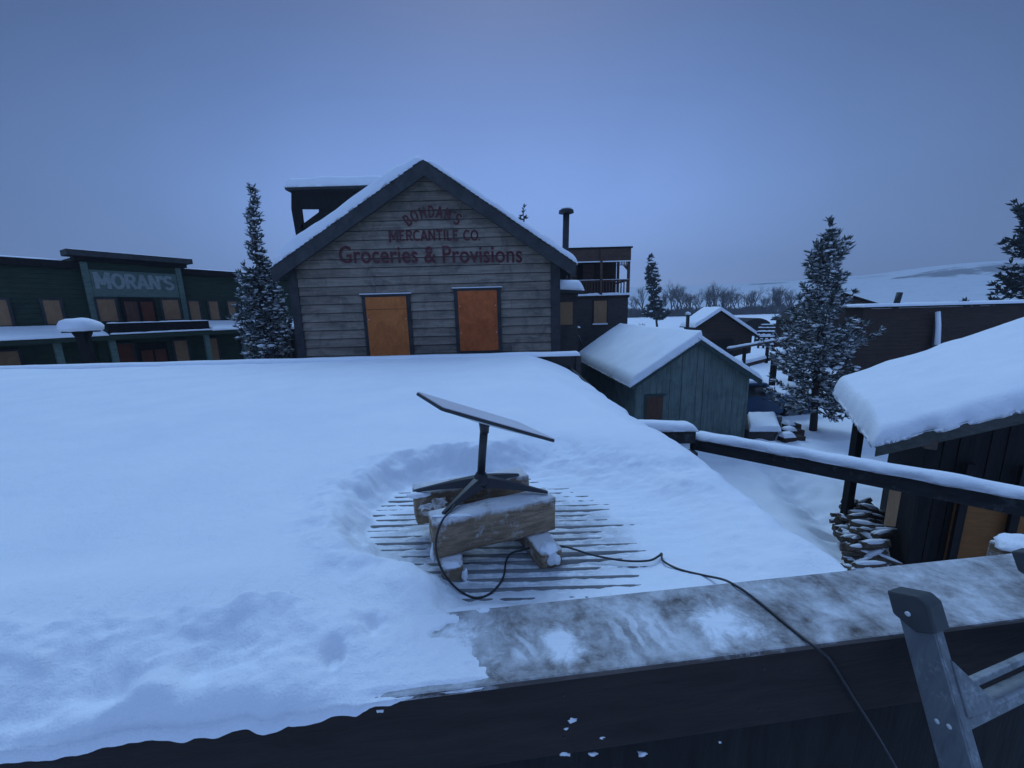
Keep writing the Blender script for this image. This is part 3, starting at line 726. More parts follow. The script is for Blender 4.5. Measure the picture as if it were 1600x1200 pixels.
# ================================================================== MERCANTILE (gabled clapboard store)
BO = thing('mercantile_store', 'grey clapboard store with red lettering on its gable and two boarded windows', 'building', (-2.2, 10.7, 0))
YB = 10.7; XL, XR = -5.83, 1.31
pk = V((-2.03, 10.35, 7.83)); le_ = V((-6.1, 10.35, 5.37)); re_ = V((1.72, 10.35, 5.30))
def roofz(x):   # underside of the roof deck over x
    return (pk.z + (le_.z - pk.z) * (x - pk.x) / (le_.x - pk.x) if x < pk.x else pk.z + (re_.z - pk.z) * (x - pk.x) / (re_.x - pk.x)) - .20
sid = MB(); z = 0.0; bh = .232; random.seed(2)
while z < 7.6:
    zt = min(z + bh - .017, 7.62)
    def xr(zz):
        a, b = XL, XR
        if zz > roofz(XL): a = pk.x + (le_.x - pk.x) * (pk.z - .20 - zz) / (pk.z - le_.z)
        if zz > roofz(XR): b = pk.x + (re_.x - pk.x) * (pk.z - .20 - zz) / (pk.z - re_.z)
        return max(a, XL), min(b, XR)
    a0, b0 = xr(z); a1, b1 = xr(zt)
    if b1 - a1 < .05: a1 = b1 = (a1 + b1) / 2; a1 -= .01; b1 += .01
    # one course made of two or three lengths with slight unevenness
    cuts = sorted(random.uniform(.15, .85) for _ in range(2)); cuts = [0] + cuts + [1]
    for i in range(3):
        jit = random.uniform(-.004, .006); g = .003
        x0, x1 = lerp(a0, b0, cuts[i]) + g, lerp(a0, b0, cuts[i + 1]) - g
        u0, u1 = lerp(a1, b1, cuts[i]) + g, lerp(a1, b1, cuts[i + 1]) - g
        dz = random.uniform(-.007, .007)
        sid.hexa([(x0, YB - .040 - jit, z + dz), (x1, YB - .040 - jit, z - dz), (x1, YB, z - dz), (x0, YB, z + dz), (u0, YB - .004, zt), (u1, YB - .004, zt), (u1, YB, zt), (u0, YB, zt)])
    z += bh
wl_ = sid.build('clapboard_wall', ['siding0', 'siding1', 'siding2'], BO)
random.seed(77)
for k_ in range(len(wl_.data.polygons) // 6):
    mi_ = random.choice((0, 0, 1, 2))
    for j_ in range(6): wl_.data.polygons[k_ * 6 + j_].material_index = mi_
YE = 19.0
MB().prism([(XL + .02, YB + .003, 0), (XR - .02, YB + .003, 0), (XR - .02, YB + .003, roofz(XR) - .02), (pk.x, YB + .003, pk.z - .26), (XL + .02, YB + .003, roofz(XL) - .02)], (0, YE - YB - .5, 0)).build('house_body', 'trim', BO)
for x0, x1 in ((XL - .06, XL + .17), (XR - .20, XR + .05)):
    MB().box(x0, x1, YB - .06, YB - .001, 0, roofz((x0 + x1) / 2) - .02).build('corner_board', 'trim', BO)
# roof slabs
def slab(p, q, t0, t1, y0, y1): return MB().prism([(p.x, y0, p.z + t0), (q.x, y0, q.z + t0), (q.x, y0, q.z + t1), (p.x, y0, p.z + t1)], (0, y1 - y0, 0))
slab(pk, le_, -.20, -.06, 10.36, YE).build('roof_slope', 'trim', BO); slab(pk, re_, -.20, -.06, 10.36, YE).build('roof_slope', 'trim', BO)
slab(pk, le_, -.40, -.04, 10.28, 10.355).build('rake_board', 'trim', BO); slab(pk, re_, -.40, -.04, 10.28, 10.355).build('rake_board', 'trim', BO)
# shingle courses along the gable edge
random.seed(8)
for P_, Q_ in ((pk, le_), (pk, re_)):
    sh = MB(); n = 34
    for i in range(n):
        a, b = P_.lerp(Q_, i / n), P_.lerp(Q_, (i + 1.12) / n); e_ = random.uniform(-.012, .02)
        sh.hexa([(a.x, 10.27 - e_, a.z - .06), (b.x, 10.27 - e_, b.z - .045), (b.x, YE, b.z - .045), (a.x, YE, a.z - .06), (a.x, 10.27 - e_, a.z - .045), (b.x, 10.27 - e_, b.z - .022), (b.x, YE, b.z - .022), (a.x, YE, a.z - .045)] if P_.x < Q_.x else
                [(b.x, 10.27 - e_, b.z - .045), (a.x, 10.27 - e_, a.z - .06), (a.x, YE, a.z - .06), (b.x, YE, b.z - .045), (b.x, 10.27 - e_, b.z - .022), (a.x, 10.27 - e_, a.z - .045), (a.x, YE, a.z - .045), (b.x, YE, b.z - .022)])
    sh.build('roof_shingles', 'trim', BO)
def sth_l(u, v):   # v: distance from the ridge going down the left slope
    return .20 + .05 * fbm(u * .7, v * .7, 3, 3)
dl = le_ - pk; dr_ = re_ - pk
snow_slab((pk.x - .08, 10.36, pk.z - .06 + .03), (0, YE - 10.4, 0), dl * .985 + V((0.02, 0, -.02)), .25, (.20, .2, .25, .22), 60, 44, .05, .9, 2, .02, .0, lambda u, v: .34 * (1 - .30 * math.exp(-((v - .35) / .4) ** 2) * (1 if u < .6 else .4)) + .015 * v).build('roof_snow', 'snow', BO, True)
snow_slab((pk.x + .10, 10.34, pk.z - .08), (0, YE - 10.4, 0), dr_ * .99, .12, (.12, .2, .15, .18), 60, 44, .03, 1.4, 6, .0, .0, lambda u, v: .13 + .05 * v / 4.3 + .02 * fbm(v * 2.3, u, 2, 3)).build('roof_snow', 'snow', BO, True)
# boarded windows
def bwin(x0, x1, z0, z1, matn, seed, seam=None):
    fr = MB(); yb = YB - .075
    fr.box(x0 - .12, x0, yb, YB - .001, z0 - .1, z1 + .02); fr.box(x1, x1 + .12, yb, YB - .001, z0 - .1, z1 + .02)
    fr.box(x0 - .15, x1 + .15, yb - .015, YB - .001, z1 + .021, z1 + .075); fr.box(x0 + .001, x1 - .001, yb, YB - .001, z0 - .1, z0 - .02)
    f = fr.build('window_frame', 'trim', BO)
    for a_, b_ in (((z0 - .015, seam - .006), (seam + .006, z1)) if seam else ((z0 - .015, z1),)):
        pb_ = MB().box(x0 - .015, x1 + .015, yb - .022, YB - .04, a_, b_).build('plywood_board', matn, f)
    rs_ = random.Random(seed)
    for k_ in range(14):
        xx = rs_.choice((x0 + .06, (x0 + x1) / 2, x1 - .07, x1 - .07)) + rs_.uniform(-.02, .02); zz = lerp(z0 + .1, z1 - .1, (k_ + .5) / 14)
        MB().blob((xx, yb - .0225, zz), .014, .003, .014, k_, .3, 1).build('screw', 'trim', f)
    s_ = MB().box(x0 - .16, x1 + .16, yb - .02, YB - .03, z1 + .0755, z1 + .098); s_.build('frame_snow', 'snow', f)
    for zz in (.3, .75):
        for xx in (x0 + .03, x1 - .03): MB().blob((xx, yb - .024, lerp(z0, z1, zz)), .012, .008, .012, xx, .3, 1).build('nail_snow', 'snow', f)
    return f
bwin(-3.86, -2.80, 2.2, 4.56, 'ply', 1, 4.235); bwin(-1.38, -.36, 3.07, 4.66, 'ply_red', 2)
# painted lettering
YS = YB - .049
def lay(x0, z0, rot=0):
    c, s_ = math.cos(rot), math.sin(rot)
    return lambda a, b, e=0: (x0 + a * c - b * s_, YS - e, z0 + a * s_ + b * c)
tx = MB(); word = "BOHDAN'S"; h = .285; wd = 1.0
Rr = 1.02; cx, czz = -1.955, 6.54 - Rr; W_ = text_width(word, h, wd) * .885
a = -W_ / 2
for ch in word:
    cw = G[ch][2] * h * wd * .885; th = -(a + cw / 2) / Rr
    bx, bz = cx - math.sin(th) * Rr, czz + math.cos(th) * Rr
    c_, s_ = math.cos(th), math.sin(th); hw = G[ch][2] * h * wd * .46
    letter(tx, ch, h, wd * .76, lay(bx - hw * c_ * .83, bz - hw * s_ * .83, th), .155); a += cw
tx.build('painted_name', 'letters', BO)
tx = MB(); x = atY(608, 376, YB).x; xe = atY(752, 376, YB).x; hh = .255
tw = text_width('MERCANTILE CO.', 1, 1) * hh; k = (xe - x) / (tw + .10)
for i, ch in enumerate('MERCANTILE CO.'):
    h1 = hh * 1.18 if i == 0 else hh
    zb = lerp(atY(608, 377, YB).z, atY(752, 376, YB).z, i / 13)
    letter(tx, ch, h1, k, lay(x, zb - (.03 if i == 0 else 0)), .16); x += G[ch][2] * h1 * k + .004
tx.build('painted_company', 'letters', BO)
cu = bpy.data.curves.new('words', 'FONT'); cu.body = 'Groceries & Provisions'; cu.size = 1; cu.offset = .014; cu.resolution_u = 4; cu.space_character = 1.02
to = bpy.data.objects.new('words', cu); COL.objects.link(to)
dg = bpy.context.evaluated_depsgraph_get(); me0 = to.evaluated_get(dg).to_mesh()
vv = [v.co.copy() for v in me0.vertices]; ff = [tuple(p.vertices) for p in me0.polygons]
x0, x1 = min(v.x for v in vv), max(v.x for v in vv); z0, z1_ = min(v.y for v in vv), max(v.y for v in vv)
capb = 0.0; pa, pb = atY(532, 411, YB), atY(816, 410, YB); caph = .44
sxx = (pb.x - pa.x) / (x1 - x0); szz = caph / .73
tx = MB().add([(pa.x + (v.x - x0) * sxx, YS, lerp(pa.z, pb.z, (v.x - x0) / (x1 - x0)) + v.y * szz) for v in vv], ff)
tx.build('painted_trade', 'letters', BO); bpy.data.objects.remove(to)
# flat roofed dormer standing out of the left slope
DM = MB()
def dside(y):
    P = lambda x, yy: (lambda q: (q.x, y, q.z))(atY(x, yy, 12.5))
    q = MB()
    q.prism([P(455, 299), P(572, 299), P(545, 326), P(455, 326)], (0, .1, 0))
    q.prism([P(455, 326.3), P(470, 326.3), P(476, 372), P(463, 372)], (0, .1, 0))
    q.prism([P(470.3, 352), P(505, 326.3), P(545, 326.3), P(476, 371)], (0, .1, 0))
    return q
dmo = dside(12.5).build('dormer_side', 'black_wood', BO); dside(14.2).build('dormer_side', 'black_wood', BO)
d0 = atY(452, 298, 12.5); d1 = atY(580, 298, 12.5)
MB().box(d0.x - .08, d1.x + .6, 12.42, 14.4, d0.z + .003, d0.z + .07).build('dormer_roof', 'trim', dmo)
snow_slab((d0.x - .1, 12.4, d0.z + .07), (d1.x - d0.x + .9, 0, 0), (0, 2.1, 0), .31, (.2, .2, .2, .2), 30, 16, .04, 1.2, 5).build('dormer_snow', 'snow', dmo, True)
# stove pipe through the right slope
cpx = 1.93; pipe = MB().tube([(1.88, 13.5, 5.0), (1.93, 13.5, 7.22)], .105, 18).build('stovepipe', 'iron', BO, True)
MB().tube([(1.93, 13.5, 7.20), (1.93, 13.5, 7.22), (1.93, 13.5, 7.30), (1.93, 13.5, 7.345)], [.11, .25, .235, .08], 20).build('pipe_cap', 'iron', pipe, False)
MB().blob((1.93, 13.5, 7.345), .19, .19, .035, 3, .1, 2).build('pipe_snow', 'snow', pipe, True)
# small lean-to at the back right
lt0 = atY(886, 462, 13.2); LTm = MB().box(1.2, 2.28, 13.2, 16.5, 0, 4.75)
ann = LTm.build('rear_annex', 'brown_gray', BO)
snow_slab((1.1, 13.0, 4.80), (1.36, 0, -.10), (0, 3.4, 0), .33, (.05, .22, .25, .2), 16, 24, .03, 1.5, 8).build('annex_snow', 'snow', ann, True)
MB().hexa([(1.1, 13.0, 4.70), (2.44, 13.0, 4.62), (2.44, 16.5, 4.62), (1.1, 16.5, 4.70), (1.1, 13.0, 4.80), (2.44, 13.0, 4.70), (2.44, 16.5, 4.70), (1.1, 16.5, 4.80)]).build('annex_roof', 'trim', ann)
a_, b_ = atY(885, 472, 13.2), atY(894.5, 507, 13.2)
MB().box(a_.x - .25, b_.x, 13.17, 13.199, b_.z, a_.z).build('annex_board', 'ply_dull', ann)

# ================================================================== GREEN FALSE FRONT STORE
MO = thing('false_front_saloon', 'dark green false fronted building with a white painted name sign and boarded windows', 'building', (-15.24, 16, 0))
Q = atY(200, 440, 16); MD = V((.5, .866, 0)).normalized(); MNn = V((MD.y, -MD.x, 0))
def mp(s, z, o=0): q = V((Q.x, Q.y, 0)) + MD * s + MNn * o; return V((q.x, q.y, z))
def mbox(s0, s1, z0, z1, o0, o1): return MB().obox(mp(s0, z0, o0), MD * (s1 - s0), MNn * (o1 - o0), (0, 0, z1 - z0))
def lap(s0, s1, z0, z1, o, pitch=.17):
    q = MB(); z = z0
    while z < z1 - .01:
        zt = min(z + pitch, z1)
        q.add([mp(s0, z, o + .018), mp(s1, z, o + .018), mp(s1, zt, o), mp(s0, zt, o), mp(s0, z, o), mp(s1, z, o)], [(0, 1, 2, 3), (4, 5, 1, 0)])
        z += pitch
    return q
mbox(-9, -1.3, 0, 6.2, -8, -.001).build('wing_body', 'green', MO); mbox(1.72, 7.5, 0, 6.2, -8, -.001).build('wing_body', 'green', MO); mbox(-1.3, 1.72, 0, 6.5, -8, .19).build('centre_body', 'green', MO)
lap(-9, -1.3, 3.6, 6.05, .004).build('wing_siding', 'green', MO); lap(1.73, 7.5, 3.6, 6.05, .004).build('wing_siding', 'green', MO); lap(-1.29, 1.71, 3.6, 6.3, .2).build('centre_siding', 'green', MO)
mbox(-9, -1.31, 6.04, 6.28, .0, .22).build('cornice', 'black_wood', MO); mbox(1.73, 7.7, 6.04, 6.28, .0, .22).build('cornice', 'black_wood', MO)
mbox(-1.65, 2.05, 6.46, 6.66, -.1, .62).build('cornice', 'trim', MO); mbox(-1.45, 1.9, 6.30, 6.455, .0, .40).build('cornice', 'black_wood', MO)
for s0, s1 in ((-9, -1.7), (2.1, 7.7)): snow_slab(mp(s0, 6.28, -.5), MD * (s1 - s0), MNn * .7, .05, (.1, .1, .1, .1), 40, 6, .012, 1).build('cornice_snow', 'snow', MO, True)
snow_slab(mp(-1.6, 6.662, -.1), MD * 3.6, MNn * .68, .025, (.1, .1, .1, .1), 30, 6, .01, 1).build('cornice_snow', 'snow', MO, True)
for s in (-1.3, 1.52): mbox(s, s + .19, 3.6, 6.29, .201, .26).build('pilaster', 'green_lt', MO)
sg = mbox(-1.10, 1.50, 5.04, 6.02, .222, .25).build('sign_board', 'green_lt', MO)
tx = MB(); hh = .55; word = "MORAN'S"; tw = text_width(word, 1, 1) * hh; k = 2.42 / (tw + .15); x = -1.03
for i, ch in enumerate(word):
    h1 = hh * 1.1 if i == 0 else hh
    letter(tx, ch, h1, k, lambda a, b, e=0, x=x, i=i: mp(x + a, 5.36 - (.03 if i == 0 else 0) + b, .255 + e), .2); x += G[ch][2] * h1 * k + .01
tx.build('painted_name', 'sign_paint', sg)
def mwin(s0, s1, z0, z1, o, matn):
    f = MB()
    for a0, a1, b0, b1 in ((s0 - .07, s0, z0 - .07, z1 + .07), (s1, s1 + .07, z0 - .07, z1 + .07), (s0, s1, z1, z1 + .07), (s0, s1, z0 - .07, z0)):
        f.obox(mp(a0, b0, o), MD * (a1 - a0), MNn * .05, (0, 0, b1 - b0))
    fo = f.build('window_frame', 'trim', MO)
    mbox(s0 + .001, s1 - .001, z0 + .001, z1 - .001, o, o + .032).build('plywood_board', matn, fo); return fo
for s0, s1, mt_ in ((-3.62, -3.16, 'ply_dull'), (-2.38, -1.98, 'ply_dull'), (1.86, 2.24, 'ply_dull'), (2.62, 2.98, 'ply_dull'), (3.40, 3.70, 'ply_dull'), (-5.0, -4.5, 'ply_dull'), (4.6, 5, 'ply_dull'), (5.6, 6, 'ply_dull')):
    mwin(s0, s1, 4.06, 4.9, .024, mt_)
mwin(-1.08, -.58, 4.12, 4.94, .225, 'ply_dull'); mwin(.86, 1.42, 4.12, 4.94, .225, 'ply_dull')
dr = mbox(-.42, .62, 3.95, 5.0, .221, .27).build('balcony_door', 'black_wood', MO)
mbox(-.33, .06, 4.0, 4.86, .271, .285).build('door_panel', 'door_brown', dr); mbox(.16, .54, 4.0, 4.86, .271, .285).build('door_panel', 'door_red', dr)
# porch roof with its snow, balcony board, posts, ground floor openings
pr = MB().add([mp(-9, 3.92, .03), mp(7.5, 3.92, .03), mp(7.5, 3.60, 1.5), mp(-9, 3.60, 1.5), mp(-9, 3.78, .03), mp(7.5, 3.78, .03), mp(7.5, 3.44, 1.5), mp(-9, 3.44, 1.5)], [(3, 2, 1, 0), (4, 5, 6, 7), (7, 6, 2, 3), (0, 1, 5, 4), (1, 2, 6, 5), (3, 0, 4, 7)]).build('porch_roof', 'green', MO)
for s0, s1 in ((-9, -1.25), (2.0, 7.5)):
    snow_slab(mp(s0, 3.93, .03), MD * (s1 - s0), MNn * 1.5 + V((0, 0, -.33)), .10, (.1, .1, .05, .2), 60, 14, .03, 1).build('porch_snow', 'snow', pr, True)
bb = mbox(-1.2, 1.97, 3.64, 4.03, 1.25, 1.33).build('balcony_board', 'black_wood', MO)
snow_slab(mp(-1.2, 4.03, 1.2), MD * 3.17, MNn * .18, .035, (.05, .05, .06, .06), 60, 5, .02, 3).build('board_snow', 'snow', bb, True)
snow_slab(mp(-1.2, 3.63, 1.34), MD * 3.17, MNn * .17, .05, (.05, .05, .02, .06), 60, 5, .025, 2.5, 9).build('board_snow', 'snow', bb, True)
for s in (-5.6, -2.6, -1.25, 1.72, 3.2, 4.8, 6.4): mbox(s, s + .17, 0, 3.46, 1.2, 1.36).build('porch_post', 'green_lt', MO)
for s0, s1, mt_ in ((-4.2, -3.2, 'ply_dull'), (-.9, -.35, 'door_red'), (1.0, 1.45, 'ply_dull'), (2.3, 2.7, 'ply_dull'), (3.75, 4.1, 'ply_dull')): mwin(s0, s1, 1.6, 3.2, .24 if -1.3 < s0 < 1.7 else .024, mt_)
dr = mbox(-.2, .75, .2, 3.15, .221, .27).build('street_door', 'black_wood', MO)
mbox(-.12, .24, 1.2, 2.9, .271, .285).build('door_panel', 'door_red', dr); mbox(.31, .67, 1.2, 2.9, .271, .285).build('door_panel', 'door_red', dr)

# snow mushroom on a post in front of it
PM = thing('snow_capped_post', 'dark post with braces under a wide rounded mound of snow before the green false front', 'post', (-13.15, 12, 0))
MB().box(-13.28, -13.02, 11.9, 12.1, 0, 3.80).build('post', 'black_wood', PM)
MB().box(-13.5, -12.84, 11.74, 12.26, 3.80, 3.86).build('top_board', 'black_wood', PM)
for s_ in (-1, 1): MB().bar((-13.15 + s_ * .12, 12, 3.55), (-13.15 + s_ * .28, 12, 3.80), .06, .06).build('brace', 'black_wood', PM)
q = MB(); q.blob((-13.17, 12, 3.88), .50, .44, .36, 3, .25, 3)
q.v = [(a, b, max(c, 3.84 + .02 * noise.noise(V((a * 6, b * 6, 0))))) for a, b, c in q.v]; q.build('snow_mound', 'snow', PM, True)

# ================================================================== TEAL SHED
SH = thing('board_shed', 'teal vertical board shed with thick roof snow and a small reddish door', 'shed', (5.4, 11.3, 0))
YSH = 11.3; ang = math.radians(-3.5)
SA = V((math.sin(ang), math.cos(ang), 0)); SX = V((math.cos(ang), -math.sin(ang), 0)); S0 = V((5.40, YSH, 0))
def sp_(x, d, z): q = S0 + SX * x + SA * d; return V((q.x, q.y, z))
HW = 1.75; EZ = 1.98; PZ = 3.13; LS = 6.6
def shz(x): return PZ - (PZ - EZ) * abs(x) / HW
random.seed(11)
bd = MB(); x = -HW
while x < HW - .01:
    wv = min(random.uniform(.17, .24), HW - x); o_ = random.uniform(-.016, .0)
    a, b = x + .004, x + wv - .004; zs = [shz(a), shz(b)]
    P = [sp_(a, o_, -.3), sp_(b, o_, -.3), sp_(b, o_, zs[1])] + ([sp_(0, o_, PZ)] if a < 0 < b else []) + [sp_(a, o_, zs[0])]
    bd.prism(P, SA * .035); x += wv
bd.build('gable_boards', 'shed', SH)
bd = MB(); d = .04
while d < LS:
    wv = random.uniform(.17, .24); bd.obox(sp_(-HW - .02 + random.uniform(-.01, 0), d, -.3), SX * .03, SA * (wv - .008), (0, 0, EZ + .3)); d += wv
bd.build('side_boards', 'shed', SH)
MB().prism([sp_(-HW + .012, .04, -.3), sp_(HW - .012, .04, -.3), sp_(HW - .012, .04, EZ - .03), sp_(0, .04, PZ - .03), sp_(-HW + .012, .04, EZ - .03)], SA * LS).build('shed_body', 'black_wood', SH)
for s_, nm in ((-1, 'l'), (1, 'r')):
    e0 = sp_(s_ * (HW + .22), -.22, EZ - (PZ - EZ) / HW * .22 + .02); r0 = sp_(0, -.22, PZ + .02)
    MB().prism([r0, e0, e0 + V((0, 0, .06)), r0 + V((0, 0, .06))], SA * (LS + .4)).build('roof_slope', 'shed_trim', SH)
    MB().prism([r0 + V((0, 0, -.11)) - SA * .03, e0 + V((0, 0, -.11)) - SA * .03, e0 + V((0, 0, .065)) - SA * .03, r0 + V((0, 0, .065)) - SA * .03], SA * .028).build('rake_board', 'shed_trim', SH)
    if s_ < 0:
        snow_slab(r0 + V((0, 0, .06)) - SA * .06 + SX * .05, e0 - r0 - SX * .10 + V((0, 0, -.05)), SA * (LS + .5), .22, (.02, .24, .10, .2), 26, 60, .03, .8, 1, .03).build('roof_snow', 'snow', SH, True)
    else:
        snow_slab(r0 + V((0, 0, .06)) - SA * .05 - SX * .05, SA * (LS + .5), e0 - r0 + SX * .08 + V((0, 0, -.02)), .14, (.10, .2, .02, .18), 60, 26, .02, .9, 4, .01).build('roof_snow', 'snow', SH, True)
sd = MB(); 
for i in range(3): sd.obox(sp_(-1.40 + i * .165, -.035, .2), SX * .158, SA * .02, (0, 0, 1.28))
sdo = sd.build('small_door', 'door_brown', SH)
MB().obox(sp_(-1.48, -.03, .2), SX * .07, SA * .02, (0, 0, 1.30)).obox(sp_(-1.48, -.03, 1.505), SX * .64, SA * .02, (0, 0, .06)).build('door_frame', 'shed_trim', sdo)

# ================================================================== GATE FRAME (snowy beam over the alley)
GF = thing('gate_frame', 'long dark crossbeam topped with snow spanning the alley beside the teal shed', 'gate frame', (2.1, 4.37, 0))
b0 = V((2.14, 4.46, 2.53)); bdv = V((3.98 - 2.14, 2.83 - 4.46, 0)).normalized(); bn = V((-bdv.y, bdv.x, 0)); LB = 4.6
if bn.y < 0: bn = -bn
MB().obox(b0 - V((0, 0, .14)), bdv * LB, bn * .15, (0, 0, .15)).build('crossbeam', 'beam', GF, False, .01)
snow_slab(b0 - bn * .015 + V((0, 0, .005)), bdv * LB, bn * .19, .078, (.12, .1, .075, .075), 120, 8, .022, 1.8, 2).build('beam_snow', 'snow', GF, True)
MB().obox((1.36, 4.28, 2.52), (.80, .08, -.02), (-.02, .17, 0), (0, 0, .19)).build('side_beam', 'beam', GF, False, .008)
snow_slab((1.30, 4.24, 2.70), (.88, .08, -.04), (-.02, .25, 0), .10, (.1, .12, .1, .1), 24, 8, .02, 2, 4).build('beam_snow', 'snow', GF, True)
for q in (V((2.13, 4.36, 0)), b0 + bdv * (LB - .15)): MB().box(q.x - .07, q.x + .07, q.y, q.y + .13, -.2, 2.385).build('gate_post', 'beam', GF, False, .01)

# ================================================================== CABIN AT THE RIGHT
CB = thing('log_cabin', 'low dark cabin under a very thick snow roof, right of the alley', 'cabin', (6.5, 6.2, 0))
th_, ph_ = math.radians(14), math.radians(20)
ch = V((math.cos(th_), -math.sin(th_), 0)); ce = V((math.sin(math.radians(33)), math.cos(math.radians(33)), 0)); cdr = ch * math.cos(ph_) + V((0, 0, math.sin(ph_)))
E1 = V((4.95, 5.0, 2.13)); LC, WC = 3.5, 5.4
def cp3(u, v, z=0): return E1 + cdr * u + ce * v + V((0, 0, z))
MB().obox(cp3(0, 0, 0), cdr * WC, ce * LC, (0, 0, .09)).build('roof_deck', 'black_wood', CB)
MB().obox(cp3(.0, -.04, -.11), cdr * WC, ce * .036, (0, 0, .20)).build('rake_board', 'rakeboard', CB)
def cth(u, v): return .30 + .055 * u * min(1, v / 3.0) + .035 * fbm(u * .8, v * .8, 4, 3) - .10 * math.exp(-((v) / .5) ** 2) + .02 * fbm(u * 2.4, v * 2.4, 9, 3)
snow_slab(cp3(-.06, -.05, .09), cdr * (WC + .2), ce * (LC + .25), .36, (.15, .1, .22, .06), 90, 44, .02, 1.3, 5, .05, .0, cth, .10).build('roof_snow', 'snow', CB, True)
c0 = E1 + ch * .70 + ce * .38; c0.z = 0
gw = MB()
for i in range(30):
    x = i * .17
    zt = 2.10 + math.tan(ph_) * (.70 + x) - .02; o_ = .012 * ((i * 7) % 3)
    gw.obox(c0 + ch * (x + .003) - ce * o_ + V((0, 0, -.2)), ch * .164, ce * .05, (0, 0, zt + .2 - .06))
gw.build('gable_boards', 'black_wood', CB)
MB().obox(c0 + ce * .055 + V((0, 0, -.2)), ch * .06, ce * 1.6, (0, 0, 2.4)).obox(c0 + ce * 1.66 + V((0, 0, -.2)), ch * 4.6, ce * .05, (0, 0, 2.9)).build('side_wall', 'black_wood', CB)
for v_ in (1.75,):
    q = E1 + ch * .12 + ce * v_; MB().obox((q.x - .06, q.y - .06, -.2), (.12, 0, 0), (0, .12, 0), (0, 0, E1.z + .2)).build('eave_post', 'black_wood', CB)
cn_ = V((-ch.y, ch.x, 0))
def cwall(x, y, o=-.04):   # pixel onto the gable wall plane
    d = ray(x, y); n_ = cn_; q = CAM - c0; return CAM + d * (-(q.dot(n_) - o) / d.dot(n_))
a_ = cwall(1492, 783); b_ = cwall(1498, 882); 
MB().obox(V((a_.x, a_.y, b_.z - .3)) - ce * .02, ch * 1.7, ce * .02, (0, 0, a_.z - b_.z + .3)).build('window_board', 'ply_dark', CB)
a_ = cwall(1390, 764); bq = cwall(1398, 822)
MB().obox(V((a_.x, a_.y, bq.z)) - ce * .02, ch * .14, ce * .02, (0, 0, a_.z - bq.z)).build('pale_board', 'ply_dull', CB)
for u_ in (.42, 1.0): MB().obox(c0 + ch * u_ - ce * .17 + V((0, 0, -.2)), ch * .09, ce * .09, (0, 0, 2.1)).build('wall_post', 'black_wood', CB)
q = cp3(.62, -.02, -.12); MB().bar(q + V((0, -.02, 0)), q + ce * .4 + V((0, 0, 0)), .12, .12).build('roof_log', 'log', CB)

# firewood by the cabin wall
random.seed(21)
fw = MB(); wood = []
LOGG = 'split firewood logs heaped by the cabin'
for k in range(96):
    v_ = random.uniform(-.15, 1.55); lay_ = random.choice((0, 0, 0, 1, 1, 2, 3)) if v_ > .15 else random.choice((0, 0, 1))
    q = c0 - ch * random.uniform(.16, .5) + ce * (v_ + .05) ; z_ = .02 + lay_ * .12 + random.uniform(-.02, .05)
    q = q + ch * (-.10 * (3 - lay_) / 3)
    dirv = (ch + ce * random.uniform(-.8, .8) + V((0, 0, random.uniform(-.4, .4)))).normalized()
    l_, r_ = random.uniform(.3, .5), random.uniform(.035, .07)
    nn = random.choice((3, 4, 5)); a = V((q.x, q.y, z_ + r_)) - dirv * l_ / 2; b = a + dirv * l_
    o = thing('firewood_log', 'split firewood log dusted with snow in the heap by the dark cabin wall', 'firewood', a, LOGG)
    mm = MB(); mm.tube([a, b], [r_, r_ * random.uniform(.8, 1.05)], nn); mm.build('wood', 'log', o, False, .008)
    if random.random() < .8:
        s_ = MB(); c_ = (a + b) / 2 + V((0, 0, r_ * .8)); s_.tube([a.lerp(b, .02) + V((0, 0, r_ * .62)), a.lerp(b, .3) + V((0, 0, r_ * .72)), a.lerp(b, .7) + V((0, 0, r_ * .72)), a.lerp(b, .98) + V((0, 0, r_ * .62))], [r_ * .25, r_ * .66, r_ * .62, r_ * .25], 6)
        s_.build('snow_cap', 'snow', o, True)

# snowy lump at the far right of the parapet
q = atY(1590, 858, 1.55)
lb = thing('snowy_stump', 'small frosted block standing at the right end behind the parapet', 'block', (q.x, q.y, 2.6))
MB().box(q.x - .035, q.x + .12, q.y - .05, q.y + .08, 2.6, q.z).build('block', 'timber', lb, False, .012)
MB().blob((q.x + .03, q.y + .01, q.z + .01), .085, .07, .035, 4, .5, 3).build('snow_cap', 'snow', lb, True)

# ================================================================== BALCONY HOTEL BEHIND
BH = thing('balcony_house', 'brown two storey building with an open upper balcony behind the clapboard store', 'building', (4.5, 20, 0))
MB().box(.5, 6.0, 20, 27, 0, 4.62).build('lower_storey', 'brown_gray', BH)
MB().box(.5, 6.06, 19.95, 27.05, 4.625, 4.78).build('balcony_floor', 'brown', BH)
snow_slab((.5, 19.86, 4.75), (5.56, 0, 0), (0, .22, 0), .12, (.05, .05, .08, .08), 70, 6, .04, 3).build('balcony_snow', 'snow', BH, True)
MB().box(.5, 5.68, 21.2, 27, 4.78, 6.99).build('upper_storey', 'brown', BH)
MB().box(.5, 6.05, 19.96, 27, 7.0, 7.06).build('balcony_roof', 'brown', BH)
snow_slab((.45, 19.9, 7.06), (5.65, 0, 0), (0, 7, 0), .07, (.05, .05, .08, .08), 50, 30, .02, 1).build('roof_snow', 'snow', BH, True)
fb = MB().box(.5, 6.05, 19.90, 19.96, 6.42, 7.0).build('fascia_board', 'brown_red', BH); MB().box(.45, 6.12, 19.86, 19.955, 7.001, 7.08).build('fascia_cap', 'black_wood', fb)
MB().box(5.99, 6.05, 19.961, 27, 6.62, 7.0).build('side_fascia', 'brown_red', BH)
MB().box(.5, 6.05, 19.87, 19.955, 6.37, 6.419).build('frieze_snow', 'snow', BH)
